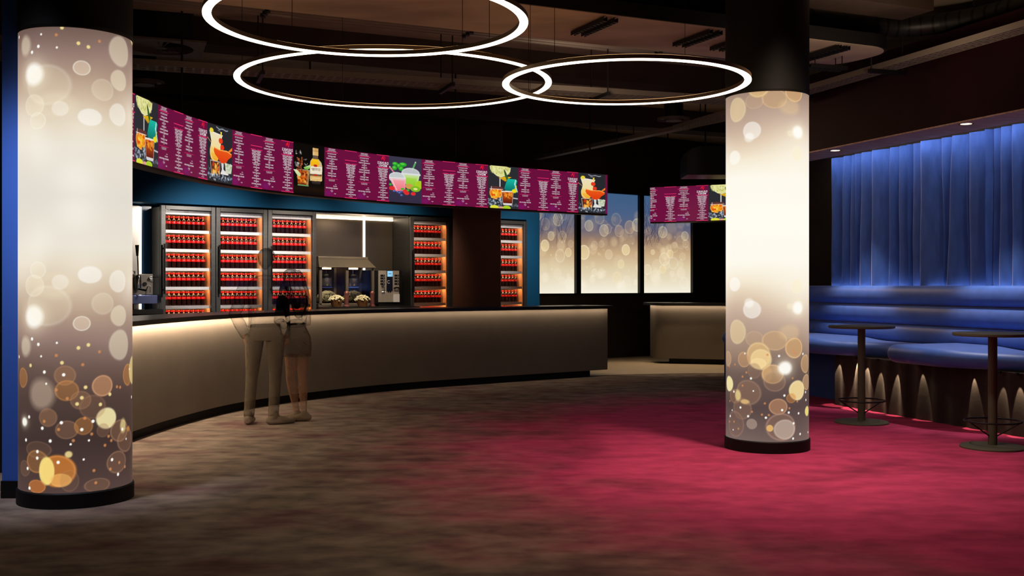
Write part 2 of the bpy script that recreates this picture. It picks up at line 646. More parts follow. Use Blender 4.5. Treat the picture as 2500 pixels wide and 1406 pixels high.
# carpet: taupe by the bar, crimson towards the booths (two dyed colours that run into each other)
def carpet_material():
    m, nt, b = new_mat('carpet')
    N, L = nt.nodes.new, nt.links.new
    b.inputs['Roughness'].default_value = 0.95
    b.inputs['Specular IOR Level'].default_value = 0.1
    tc = N('ShaderNodeTexCoord')

    def noise(scale, stretch, detail=5, dist=0.0):
        mp = N('ShaderNodeMapping')
        mp.inputs['Scale'].default_value = stretch
        nz = N('ShaderNodeTexNoise')
        nz.inputs['Scale'].default_value = scale
        nz.inputs['Detail'].default_value = detail
        nz.inputs['Distortion'].default_value = dist
        L(tc.outputs['Object'], mp.inputs[0])
        L(mp.outputs[0], nz.inputs['Vector'])
        return nz.outputs['Fac']

    def ramp2(fac, p0, c0, p1, c1):
        r = N('ShaderNodeValToRGB')
        r.color_ramp.elements[0].position = p0
        r.color_ramp.elements[0].color = lin3(c0) + (1,)
        r.color_ramp.elements[1].position = p1
        r.color_ramp.elements[1].color = lin3(c1) + (1,)
        L(fac, r.inputs[0])
        return r.outputs[0]

    def mix(f, a, c):
        x = N('ShaderNodeMix')
        x.data_type = 'RGBA'
        if isinstance(f, float):
            x.inputs[0].default_value = f
        else:
            L(f, x.inputs[0])
        L(a, x.inputs[6])
        L(c, x.inputs[7])
        return x.outputs[2]

    def math_(op, a, c):
        x = N('ShaderNodeMath')
        x.operation = op
        for k, v in ((0, a), (1, c)):
            if isinstance(v, (int, float)):
                x.inputs[k].default_value = v
            else:
                L(v, x.inputs[k])
        return x.outputs[0]

    n1 = noise(1.2, (0.9, 1.25, 1), 7, 0.3)
    n2 = noise(4.6, (0.85, 1.25, 1), 10, 0.15)
    n3 = noise(240, (1, 1, 1), 2)
    taupe = ramp2(n2, 0.28, (94, 80, 71), 0.7, (148, 131, 115))
    wine = ramp2(n2, 0.28, (160, 50, 88), 0.72, (200, 66, 110))
    dist = N('ShaderNodeVectorMath')
    dist.operation = 'DISTANCE'
    cv = N('ShaderNodeCombineXYZ')
    sp = N('ShaderNodeSeparateXYZ')
    L(tc.outputs['Object'], sp.inputs[0])
    L(sp.outputs[0], cv.inputs[0])
    L(sp.outputs[1], cv.inputs[1])
    L(cv.outputs[0], dist.inputs[0])
    dist.inputs[1].default_value = (4.6, 9.2, 0)
    # 0 far from the booths, 1 near them
    d2 = math_('ADD', dist.outputs['Value'], math_('MULTIPLY', math_('SUBTRACT', n1, 0.5), 2.2))
    mr = N('ShaderNodeMapRange')
    mr.interpolation_type = 'SMOOTHSTEP'
    mr.inputs['From Min'].default_value = 6.3
    mr.inputs['From Max'].default_value = 4.0
    L(d2, mr.inputs['Value'])
    c = mix(mr.outputs[0], taupe, wine)
    blot = N('ShaderNodeMapRange')
    blot.inputs['From Min'].default_value = 0.5
    blot.inputs['From Max'].default_value = 0.68
    blot.inputs['To Max'].default_value = 0.5
    L(n1, blot.inputs['Value'])
    plum = ramp2(n2, 0.3, (84, 30, 44), 0.7, (110, 40, 60))
    c = mix(blot.outputs[0], c, plum)
    L(c, b.inputs['Base Color'])
    bp = N('ShaderNodeBump')
    bp.inputs['Strength'].default_value = 0.25
    bp.inputs['Distance'].default_value = 0.006
    L(n3, bp.inputs['Height'])
    L(bp.outputs[0], b.inputs['Normal'])
    return m


struct(B(-9, 9, 2, 26, -.1, 0), 'floor', carpet_material(), 'taupe carpet running into crimson across the foyer', 'floor')
# pale tiled floor behind the bar and through the side opening
tl = [(p[0] - n[0] * .1, p[1] - n[1] * .1) for p, n in sub_path(BL, BN, BS, 0, BS[-1], .3)]
tl += [(1.25, 16.98), (2.0, 17.25), (2.7, 17.38), (3.5, 17.42), (4.4, 17.35), (5.0, 17.2), (5.6, 17.2), (5.6, 24.5), (-7, 17.5), (-7, 9.0), (-3.6, 8.2)]
struct(MB().prism(tl, 0, .004), 'floor_tiles', TILE, 'pale beige tiled floor between the two bar counters', 'floor')
struct(B(-10, 10, 0, 26, 4.4, 4.6), 'ceiling', CEIL, 'dark unfinished concrete ceiling high above the pipes', 'ceiling')

# bar wall (blue), with its bays; the parts below the bulkhead stand behind the fridges
wb = MB()
def barbox(mb, s0, s1, d0, d1, z0, z1):
    return mb.prism([bar(s0, d0)[:2], bar(s1, d0)[:2], bar(s1, d1)[:2], bar(s0, d1)[:2]], z0, z1)
barbox(wb, -4.0, 6.33, 0.02, .75, 2.50, 3.2)
barbox(wb, 6.05, 6.33, 0.02, .75, 0, 2.50)
barbox(wb, -4.0, 6.33, .68, .80, 0, 2.50)
struct(wb, 'wall_bar', BLUEWALL, 'blue painted wall and bulkhead over the drink fridges', 'wall')
dv = MB()
barbox(dv, -4.5, 6.3, 1.0, 1.2, 3.2, 4.4)
struct(dv, 'wall_void', CEILD, 'dark void wall above the blue bulkhead', 'wall')

# window wall
WO = Vector((1.807, 21.0))


def win(q, d, z=0.0):
    p = WO + EV * q + NV * d
    return (p.x, p.y, z)


def winbox(mb, q0, q1, d0, d1, z0, z1):
    return mb.prism([win(q0, d0)[:2], win(q1, d0)[:2], win(q1, d1)[:2], win(q0, d1)[:2]], z0, z1)


def ray_q(px):
    """q on the window wall seen at image column px"""
    k = (px - 1250) / F
    # WO.x + EV.x q = k (WO.y + EV.y q)
    return (k * WO.y - WO.x) / (EV.x - k * EV.y)


qs = [ray_q(1270), ray_q(1407), ray_q(1416), ray_q(1562), ray_q(1570), ray_q(1691)]
ZS, ZT = 1.262, 3.205
ww = MB()
winbox(ww, -5, qs[0], 0, .2, 0, 4.4)
winbox(ww, qs[5], 6, 0, .2, 0, 4.4)
winbox(ww, qs[0], qs[5], 0, .2, 0, ZS)
winbox(ww, qs[0], qs[5], 0, .2, ZT, 4.4)
struct(ww, 'wall_back', DARKWALL, 'dark brown back wall around the backlit windows', 'wall')
BOKEH = printed('backlit_print', 1.0, 0.4)


def window_picture(pxa, pxb, seed, wpx):
    nu, nv = max(40, int(wpx * .9)), 240
    X, Y = np.meshgrid(np.linspace(pxa, pxb, nu), np.linspace(716, 470, nv))
    t = (Y - 470) / 246
    p = Pic(X, Y, 0)
    tt = t + 0.05 * smooth_noise(X, Y, 40, 40, seed)
    p.c = ramp(tt, [(0, (62, 92, 130)), (.2, (74, 96, 132)), (.36, (100, 98, 120)), (.48, (154, 126, 106)), (.6, (198, 168, 130)), (.75, (222, 204, 168)), (1, (246, 240, 222))])
    g = np.random.default_rng(seed)
    for _ in range(int(wpx * .5)):
        y = 470 + 246 * (0.2 + .75 * g.random())
        tt_ = (y - 470) / 246
        r = g.uniform(4, 13)
        if g.random() < .3:
            r = g.uniform(1.2, 2.5)
        c = ramp(np.array([tt_]), [(0, (120, 140, 160)), (.35, (196, 164, 128)), (.55, (240, 218, 174)), (1, (255, 250, 236))])[0]
        p.disc(g.uniform(pxa - 5, pxb + 5), y, r, c, g.uniform(.1, .42), r * 1.35, g.uniform(.15, .7), g.uniform(.1, .4) if g.random() < .3 else 0)
    for (x, y, r, a) in ((1334, 603, 10, .9), (1430, 617, 13, .9), (1532, 608, 10, .95), (1366, 540, 12, .5), (1442, 552, 10, .5), (1478, 562, 11, .5), (1560, 545, 12, .5),
                         (1598, 612, 5, .7), (1622, 560, 11, .5), (1640, 616, 8, .7), (1677, 568, 9, .5), (1622, 655, 8, .7), (1510, 678, 11, .4), (1520, 644, 8, .6), (1392, 618, 8, .7), (1349, 580, 8, .6)):
        p.disc(x, y, r, (246, 226, 172), a * .6, r * 1.35, .2, a * .8, (250, 240, 210))
    # bare winter branches showing through at the upper corners
    for bx in (1318, 1374, 1578, 1600):
        if pxa - 10 < bx < pxb + 10:
            for _ in range(16):
                x, y = bx + g.uniform(-12, 12), 560 + g.uniform(-10, 40)
                pts = [(x, y)]
                dx = g.uniform(-7, 9)
                for k in range(6):
                    x += dx + g.uniform(-3, 3)
                    y -= g.uniform(12, 20)
                    pts.append((x, y))
                p.line(pts, .5, (38, 40, 62), .4)
    return p, nu, nv


for k, (a, b_) in enumerate(((0, 1), (2, 3), (4, 5))):
    q0, q1 = qs[a], qs[b_]
    px = (1270, 1407, 1416, 1562, 1570, 1691)
    p, nu, nv = window_picture(px[a], px[b_], 40 + k, px[b_] - px[a])
    # place picture columns where they belong on the slanted wall
    qq = np.linspace(q0, q1, nu)
    zz = np.linspace(ZS, ZT, nv)
    pts = np.array([win(q, .06, z) for z in zz for q in qq])
    r = thing('window_%d' % (k + 1), ('backlit window behind the end of the menu screen', 'widest backlit window of gold blurred lights between two mullions', 'backlit window behind the short hanging menu screen')[k], 'window', win((q0 + q1) / 2, .06, ZS))
    r['kind'] = 'structure'
    picture_mesh('window_pane', pts, nu, nv, p.linear(), BOKEH, r, org=r.location)
    fr = MB()
    w = .035
    for (c0, c1, z0, z1) in ((q0 - w, q0 + .01, ZS - .04, ZT + .04), (q1 - .01, q1 + w, ZS - .04, ZT + .04), (q0 + .01, q1 - .01, ZS - .04, ZS), (q0 + .01, q1 - .01, ZT, ZT + .04)):
        winbox(fr, c0, c1, -.02, .05, z0, z1)
    fr.build('window_frame', BLACKM, r, org=r.location)

# booth wall: maroon upper wall, soffit, dark wall behind the curtain
bw = MB()
def boothbox(mb, t0, t1, n0, n1, z0, z1):
    return mb.prism([booth(t0, n0)[:2], booth(t1, n0)[:2], booth(t1, n1)[:2], booth(t0, n1)[:2]], z0, z1)
boothbox(bw, -2.6, 7, .92, 1.12, 0, 3.12)
struct(bw, 'wall_right', DARKWALL, 'dark wall behind the blue booth curtain', 'wall')
bw = MB()
boothbox(bw, -2.4, 7, .56, 1.12, 3.125, 4.0)
boothbox(bw, -2.4, 7, .03, .56, 3.0605, 4.0)
struct(bw, 'wall_upper', MAROON, 'dark maroon upper wall above the booth', 'wall')
bw = MB()
boothbox(bw, -2.4, 7, .03, .55, 3.045, 3.06)
struct(bw, 'ceiling_soffit', SOFFIT, 'brown lowered soffit over the booth', 'ceiling')
# royal blue wall end beside the left column
wl = B(-3.383, -2.75, 7.2, 7.45, .115, 3.75)
struct(wl, 'wall_left', BLUEP, 'royal blue wall end beside the large glowing column', 'wall')
struct(B(-3.387, -2.75, 7.19, 7.46, 0, .115), 'baseboard_left', BLACK, 'black baseboard under the royal blue wall end', 'baseboard')
struct(B(-3.39, -2.75, 7.19, 7.46, 3.75, 4.4), 'trim_left', BLACK, 'black top of the royal blue wall end', 'wall')
# brown pier between the fridges
struct(B(-.895, -.172, 16.42, 16.82, 0, 3.2), 'wall_pier', BROWN, 'flat dark brown pier between the drink fridges', 'wall')
#PART2

# ------------------------------------------------------------------ the two glowing columns
PRINT = printed('column_print', 1.0, 0.35)
BG_L = [(479, (226, 220, 208)), (600, (232, 225, 210)), (650, (226, 212, 188)), (700, (208, 186, 160)), (770, (176, 150, 130)), (830, (148, 122, 112)), (900, (108, 86, 77)), (980, (80, 62, 56)), (1080, (64, 49, 46)), (1200, (84, 64, 60))]
BG_R = [(537, (255, 252, 242)), (640, (252, 248, 234)), (690, (244, 232, 208)), (745, (222, 200, 174)), (800, (190, 164, 146)), (850, (160, 134, 116)), (910, (112, 92, 84)), (1000, (86, 70, 68)), (1080, (120, 102, 96))]
BRN, ORG, YEL, CRM, WHT, GRY = (150, 108, 78), (206, 132, 62), (248, 226, 150), (250, 240, 206), (255, 253, 246), (182, 158, 138)
# x, y, rx, ry, colour, opacity, edge (crop units)
SP_L = [(210, 45, 42, 46, CRM, .3, .5), (490, 70, 66, 46, WHT, .6, .3), (645, 105, 46, 62, WHT, .5, .3), (190, 300, 46, 60, WHT, .95, 0), (445, 338, 47, 40, (236, 214, 190), .55, .9),
        (655, 465, 55, 85, CRM, .5, .2), (145, 465, 25, 55, CRM, .5, 0), (560, 230, 60, 60, CRM, .25, .2), (300, 130, 120, 70, CRM, .25, 0), (190, 130, 50, 60, CRM, .35, .3), (330, 110, 44, 40, WHT, .35, .2), (650, 300, 44, 58, CRM, .5, .2), (260, 240, 120, 110, CRM, .22, .2), (355, 622, 58, 54, BRN, .65, .5), (365, 705, 64, 56, ORG, .4, .5), (558, 687, 56, 58, (186, 134, 96), .8, .9),
        (230, 725, 66, 84, GRY, .75, 0), (440, 760, 56, 50, BRN, .5, .4), (265, 852, 48, 50, BRN, .6, .4), (365, 920, 62, 50, BRN, .45, .5), (455, 903, 50, 48, ORG, .45, .4), (580, 870, 55, 58, (246, 232, 172), .97, .5),
        (655, 950, 50, 62, BRN, .45, .7), (690, 1010, 52, 68, BRN, .4, .6), (672, 925, 16, 40, YEL, .7, 0), (703, 950, 18, 16, ORG, .8, 0), (130, 640, 22, 55, ORG, .45, .5), (505, 800, 72, 66, BRN, .3, .3), (560, 935, 34, 38, BRN, .35, .3),
        (205, 1095, 64, 62, ORG, .4, .6), (315, 1145, 96, 86, (208, 124, 50), .85, .8), (258, 1145, 40, 76, (252, 226, 130), .95, .5), (333, 1196, 58, 36, (238, 176, 96), .8, .4), (205, 1232, 60, 36, (204, 118, 54), .75, .7),
        (375, 1055, 20, 18, YEL, .9, 0), (640, 1125, 66, 62, BRN, .4, .6), (530, 1236, 76, 38, BRN, .35, .5), (210, 1030, 90, 46, BRN, .25, .3), (380, 1200, 50, 60, BRN, .2, .3), (700, 640, 24, 62, ORG, .5, .6), (728, 620, 16, 80, YEL, .7, .4), (140, 1140, 30, 44, BRN, .3, .3), (140, 883, 13, 23, WHT, .95, 0)]
DOT_L = [(181, 423), (215, 452), (313, 443), (230, 517), (108, 527), (349, 618), (257, 667), (165, 853), (337, 880), (445, 922), (505, 880), (483, 984), (148, 982), (278, 980), (210, 1040), (209, 1076), (320, 1097), (455, 1087), (690, 1005), (386, 1000), (643, 1195), (609, 1106), (157, 1138), (710, 610), (724, 775), (236, 911), (247, 603), (668, 945), (167, 1245)]
YD_L = [(427, 472), (465, 690), (597, 738), (445, 747), (420, 780), (545, 790), (480, 457), (340, 552), (173, 569)]
OD_L = [(246, 873), (322, 917), (461, 860), (590, 972), (605, 998), (655, 705), (570, 1020), (650, 1130), (600, 1157), (510, 1153), (520, 1222), (368, 748), (310, 700), (400, 980), (498, 950), (637, 700), (683, 1162), (450, 565), (310, 512), (540, 497)]
SP_R = [(175, 45, 42, 55, WHT, .7, .2), (655, 60, 42, 60, CRM, .6, .2), (310, 242, 68, 68, WHT, .6, .4), (290, 190, 36, 36, WHT, .6, 0), (660, 228, 38, 48, WHT, 1, 0), (600, 215, 22, 24, CRM, .5, 0), (195, 420, 62, 95, (240, 216, 164), .6, .3),
        (330, 470, 70, 60, (196, 162, 128), .4, .3), (485, 482, 98, 75, (196, 160, 120), .75, .5), (635, 541, 65, 79, (204, 160, 112), .85, .9), (360, 600, 90, 102, (222, 182, 126), .8, .6), (380, 630, 80, 80, (240, 208, 148), .85, .4), (360, 660, 60, 40, (250, 222, 160), .6, .3), (250, 635, 48, 60, (196, 150, 106), .6, .6),
        (470, 742, 82, 74, (206, 160, 108), .75, .8), (425, 742, 40, 60, (232, 186, 128), .4, 0), (485, 800, 84, 76, (150, 116, 92), .45, .5), (563, 695, 50, 50, WHT, 1, 0), (720, 670, 30, 72, (202, 160, 112), .7, .8), (728, 815, 26, 62, (206, 162, 116), .7, .8), (657, 872, 58, 76, (248, 220, 156), .97, .8),
        (610, 930, 36, 38, ORG, .5, .6), (280, 892, 96, 98, (140, 108, 88), .65, .5), (133, 838, 27, 60, (250, 236, 170), .97, .6), (180, 930, 44, 56, BRN, .5, .7), (232, 1022, 72, 84, (138, 104, 84), .55, .5), (203, 920, 22, 44, YEL, .75, 0), (258, 965, 40, 18, (244, 206, 130), .75, 0), (512, 995, 70, 62, (178, 130, 96), .8, .9),
        (535, 1152, 114, 106, (142, 108, 92), .6, .8), (562, 1172, 80, 76, (196, 176, 160), .75, .5), (448, 1162, 25, 26, (240, 190, 110), .9, .3), (310, 1135, 40, 40, (172, 150, 136), .75, .3), (733, 1045, 15, 39, (250, 228, 130), .95, .3), (180, 1150, 62, 102, (128, 96, 82), .45, .6), (123, 640, 22, 60, (196, 158, 122), .7, .6), (600, 420, 90, 60, (236, 204, 150), .4, 0), (330, 720, 50, 60, (150, 116, 92), .4, .3)]
DOT_R = [(305, 780), (323, 877), (557, 908), (224, 1014), (418, 1081), (283, 1077), (540, 1021), (590, 1041), (665, 1052), (677, 1215), (623, 1245), (627, 1127), (166, 1199), (258, 588), (517, 601), (699, 590), (720, 893), (723, 955), (740, 1215), (143, 1095), (158, 1045), (172, 895)]
OD_R = [(595, 1008), (240, 840), (173, 1133), (208, 1183), (137, 1140), (410, 970), (440, 1060), (655, 958), (625, 560), (637, 582), (430, 592), (240, 770), (180, 680), (135, 700), (620, 775), (270, 735), (140, 975), (388, 1058), (313, 1040)]


def column(name, label, cx, cy, R, xc, hw, mir, sc, off, k, bg, spots, dots, yd, od, boost):
    c = Vector((-cx, -cy)).normalized()
    rt = Vector((-c.y, c.x))            # image right
    nphi, nh = 620, 700
    phi = np.linspace(-PI, PI, nphi)
    hh = np.linspace(.10, 3.05, nh)
    P_, H_ = np.meshgrid(phi, hh)
    pp = np.where(P_ > PI / 2, PI - P_, np.where(P_ < -PI / 2, -PI - P_, P_))
    X = xc + hw * pp
    Y = 697 - (H_ - EYE) * k
    Y = mir + np.abs(Y - mir)
    p = Pic(X, Y, 0)
    wob = 26 * smooth_noise(X, Y, 70, 60, int(xc)) * np.clip((Y - mir - 60) / 100, 0, 1)
    p.c = ramp(Y + wob, bg)
    for q in range(9):
        g = np.random.default_rng(q + int(xc))
        p.glow(xc + g.uniform(-180, 180), mir + g.uniform(10, 260), g.uniform(30, 80), (255, 250, 238), .28)

    def ax(x):
        t = max(-.985, min(.985, (x / sc + off[0] - xc) / hw))
        return xc + hw * math.asin(t), 1 / math.sqrt(max(.05, 1 - t * t))
    for (x, y, rx, ry, col, a, e) in spots:
        X0, st = ax(x)
        rr = min(rx / sc * st, ry / sc * 1.25)
        rr = max(rr, rx / sc)
        if col is WHT and a >= .95:
            p.glow(X0, y / sc + off[1], rr * 1.7, (255, 244, 214), .7, ry / sc * 1.7)
        p.disc(X0, y / sc + off[1], rr, col, a * .92, ry / sc, .2 if e else .5, e * .6)
    for (x, y) in dots:
        X0, st = ax(x)
        r = (9 if (x + y) % 3 else 6) / sc
        p.disc(X0, y / sc + off[1], r, WHT, 1, r, .5)
    for (x, y) in yd:
        X0, st = ax(x)
        p.disc(X0, y / sc + off[1], 10 / sc, YEL, .9, 10 / sc, .5)
    for (x, y) in od:
        X0, st = ax(x)
        p.disc(X0, y / sc + off[1], 8.5 / sc, (214, 140, 84), .8, 8.5 / sc, .5)
    L = p.linear()
    lum = L @ np.array([.3, .5, .2])
    L = L * (1 + boost * np.clip((lum - .6) / .4, 0, 1))[..., None]
    D = np.stack([np.cos(P_) * c.x + np.sin(P_) * rt.x, np.cos(P_) * c.y + np.sin(P_) * rt.y], -1) * R
    pts = np.concatenate([D, H_[..., None]], -1).reshape(-1, 3)
    t = thing(name, label, 'column', (cx, cy, 0))
    picture_mesh('light_panel', pts, nphi, nh, L, PRINT, t)
    MB().lathe([(R + .012, 0), (R + .012, .092), (R + .004, .1), (R - .05, .1)], 72).build('base_ring', BLACK, t)
    MB().lathe([(R - .03, 3.05), (R + .004, 3.05), (R + .004, 4.4), (R - .03, 4.4)], 72).build('upper_shaft', BLACK, t)
    MB().lathe([(R + .001, 3.04), (R + .008, 3.045), (R + .008, 3.062), (R + .001, 3.066)], 72, cap=False).build('top_rim', BLACKM, t)
    return t


column('light_column', 'large glowing column of printed gold lights beside the royal blue wall end', -2.887, 7.19, .352, 183, 140, 479, 2.268, (0, 640), 383, BG_L, SP_L, DOT_L, YD_L, OD_L, 0.0)
column('light_column', 'smaller glowing column of printed gold lights standing on crimson carpet', 2.218, 9.44, .352, 1873.5, 101.5, 537, 3.195, (1740, 680), 290, BG_R, SP_R, DOT_R, [], OD_R, 0.0)


# ------------------------------------------------------------------ ring pendants
def ring_light(label, cx, cy, R, h, rot):
    t = thing('ring_pendant', label, 'pendant light', (cx, cy, EYE + h), rot, 'glowing ring pendants')
    w = .027
    MB().lathe([(R - w, .006), (R + w, .006), (R + w, .036), (R - w, .036), (R - w, .006)], 128, cap=False).build('housing', mat('bronze_ring', (112, 88, 62), .45, .5), t)
    MB().lathe([(R - w, 0), (R + w, 0), (R + w, .006), (R - w, .006), (R - w, 0)], 128, cap=False).build('diffuser', RING, t)
    top = 4.397 - EYE - h
    for k in range(4):
        a = 2 * PI * k / 4 + .5
        MB().cyl((R * math.cos(a), R * math.sin(a), .035), (R * math.cos(a), R * math.sin(a), top), .0022, 6).build('suspension_cable', BLACKM, t)
    MB().lathe([(R - w * .6, .0365), (R + w * .6, .0365), (R + w * .6, .039), (R - w * .6, .039), (R - w * .6, .0365)], 128, cap=False).build('added_top_glow', emit('ring_added_glow', (255, 196, 130), 3.2), t)  # glowing strip added on top to throw warm light at the ceiling
    return t


ring_light('nearest glowing ring pendant, cut by the top edge of the picture', -.91, 6.87, .985, 1.66, .2)
ring_light('widest glowing ring pendant, hanging between the other two rings', -1.006, 9.336, 1.32, 1.737, 0)
ring_light('glowing ring pendant reaching in front of the right column', .904, 8.65, .955, 1.60, .4)


# ------------------------------------------------------------------ bar counters
LEDRIB = printed('led_ribbon', 1.0)


def counter(name, label, q, nn, ss, s_end_kick, loc, led_level):
    t = thing(name, label, 'bar counter', loc)
    full = sub_path(q, nn, ss, 0, ss[-1])
    MB().sweep(full, [(-.62, 1.056), (.13, 1.056), (.13, 1.1), (-.62, 1.1)]).build('worktop', SLABTOP, t, org=loc)
    MB().sweep(full, [(-.04, .1), (0, .1), (0, 1.05), (-.04, 1.05)]).build('front_panel', PANEL, t, org=loc)
    MB().sweep(full, [(-.58, .1), (-.041, .1), (-.041, 1.055), (-.58, 1.055)]).build('carcass', BLACK, t, org=loc)
    kick = sub_path(q, nn, ss, s_end_kick[0], ss[-1] - s_end_kick[1])
    MB().sweep(kick, [(-.5, 0), (-.07, 0), (-.07, .099), (-.5, .099)]).build('plinth', BLACK, t, org=loc)
    # ribbon of leds under the overhang, turned down brighter towards its first metres
    pts = np.array([[(p_[0] + n_[0] * o, p_[1] + n_[1] * o, 1.0557) for p_, n_ in full] for o in (.034, .056)])
    ln = np.linspace(0, ss[-1], len(full))
    k = led_level(ln)
    cc = np.array([[np.array(lin3((255, 230, 202))) * a for a in k]] * 2)
    picture_mesh('led_strip', pts.reshape(-1, 3), len(full), 2, cc, LEDRIB, t, org=loc)
    return t


counter('bar_counter', 'long curved bar counter with lit beige front and dark worktop', BL, BN, BS, (0, .3), (-2.6, 13.12, 0), lambda a: 21 + 120 / (1 + np.exp((a - 3.9) / .5)))
B2 = resample([(2.565, 20.15), (2.598, 19.62), (2.70, 19.55), (3.2, 19.40), (3.78, 19.22), (4.6, 19.02), (5.6, 18.85)], .05, 4)
N2 = with_normals(B2)
S2 = np.r_[0, np.cumsum(np.hypot(*np.diff(B2, axis=0).T))]
counter('bar_counter', 'short bar counter beyond the gap, partly behind the right column', B2, N2, S2, (.75, 0), (3.2, 19.4, 0), lambda a: 26 + 0 * a)


# ------------------------------------------------------------------ menu screens
TEXTS = {}


def text_mesh(s, size, bold=0.0, spacing=1.0):
    k = (s, size, bold, spacing)
    if k not in TEXTS:
        cu = bpy.data.curves.new('lettering', 'FONT')
        cu.body = s
        cu.size = size
        cu.align_x = 'CENTER'
        cu.align_y = 'CENTER'
        cu.resolution_u = 2
        cu.offset = bold
        cu.space_character = spacing
        o = bpy.data.objects.new('lettering', cu)
        COL.objects.link(o)
        dg = bpy.context.evaluated_depsgraph_get()
        me = bpy.data.meshes.new_from_object(o.evaluated_get(dg))
        vs = np.array([v.co[:2] for v in me.vertices])
        fs = [tuple(p.vertices) for p in me.polygons]
        bpy.data.objects.remove(o)
        bpy.data.curves.remove(cu)
        bpy.data.meshes.remove(me)
        TEXTS[k] = (vs, fs)
    return TEXTS[k]


PICM = printed('screen_picture', 1.0, 0.3)
SCRW = emit('screen_white', (238, 224, 232), .9)
SCRP = emit('screen_pink', (236, 48, 108), .9)
SCRR = emit('screen_red', (226, 22, 52), .9)
SCRV = emit('screen_violet', (120, 24, 110), .9)
MENUW, PICW, SH, SZ0 = 1.148, .555, .609, 2.526

LEFT = ['IRISH WHISKEY', 'CANADIAN WHISKEY', 'SCOTCH', 'BOURBON', 'BLENDED WHISKEY', 'TENNESSEE WHISKEY', 'RYE', 'MALT WHISKEY', 'GRAIN WHISKEY']
RIGHT = ['HOUSE RED WINE', 'SPARKLING WINE', 'HOUSE WHITE', 'ROSE WINE', 'LAGER', 'COCKTAILS', 'MARGARITA', 'MOJITO', 'PASSION FRUIT', 'DAIQUIRI', 'COSMOPOLITAN', 'NEGRONI', 'ESPRESSO MARTINI']


def menu_layout():
    """list of (kind, ...) in panel units: u across from the image left, v down, both 0..1 ; all lettering is mirrored"""
    out = []

    def T(s, u, v, size, bold=0.0, sp=1.0, m=0):
        out.append(('t', s, u, v, size, bold, sp, m))

    def R(u0, u1, v0, v1, m):
        out.append(('r', u0, u1, v0, v1, m))
    for c in (.112, .62):
        T('PREMIUM SPIRITS', c, .022, .017)
        T('SERVED ON ICE', c, .042, .015)
        T('SINGLE OR DOUBLE', c, .062, .017)
        R(c - .093, c + .093, .078, .09, 1)
        T('WHISKEYS', c, .122, .024, .0004, 1.5)
        for k, s in enumerate(LEFT):
            T(s, c, .172 + .05 * k, .0205, .0003)
            T('$10', c, .193 + .05 * k, .014)
        R(c - .093, c + .093, .628, .634, 1)
        T('SERVED NEAT OR', c, .655, .014)
        T('ON THE ROCKS', c, .677, .014)
        T('BAR', c + .06, .745, .015)
        T('SNACKS', c + .05, .782, .018, .0002)
        T('SMOKED ALMOND MIX', c, .826, .0205, .0003)
        T('$6', c, .848, .014)
        T('NUTS', c, .882, .017, .0002)
        T('$4', c, .902, .014)
        T('BAR', c + .05, .935, .017)
        R(c - .11, c - .02, .87, .93, 3)
    for c, head in ((.41, 0), (.905, 1)):
        w = .095
        R(c - w, c + w, 0.0, .012, 1)
        R(c - w, c + w, .985, 1.0, 1)
        if head:
            T('DRINKS', c, .176, .046, .0011, 1.25)
            T('MENU', c, .234, .046, .0011, 1.25)
            R(c - w, c + w, .268, .281, 1)
            out.append(('f', c, .100))
        else:
            R(c - w, c + w, .2, .214, 1)
            R(c - w, c - .01, .268, .281, 1)
            R(c + .012, c + w, .268, .281, 1)
        for k, s in enumerate(RIGHT):
            v = .302 + .0515 * k
            T(s, c, v, .021, .0003)
            if k < 5:
                T('175ML $7   250ML $9', c, v + .023, .017, .0002)
            else:
                T('$9', c, v + .022, .015)
        T('PLEASE ASK', c, .966, .013)
    return out


LAYOUT = menu_layout()
FLAME = [[(-.012, .03), (-.02, .012), (-.012, .0), (-.004, .018), (.0, .05), (.006, .026), (.018, .01), (.016, .03), (.01, .042), (-.004, .056)], [(-.02, .03), (-.026, .02), (-.024, .044), (-.012, .056), (-.015, .044)]]


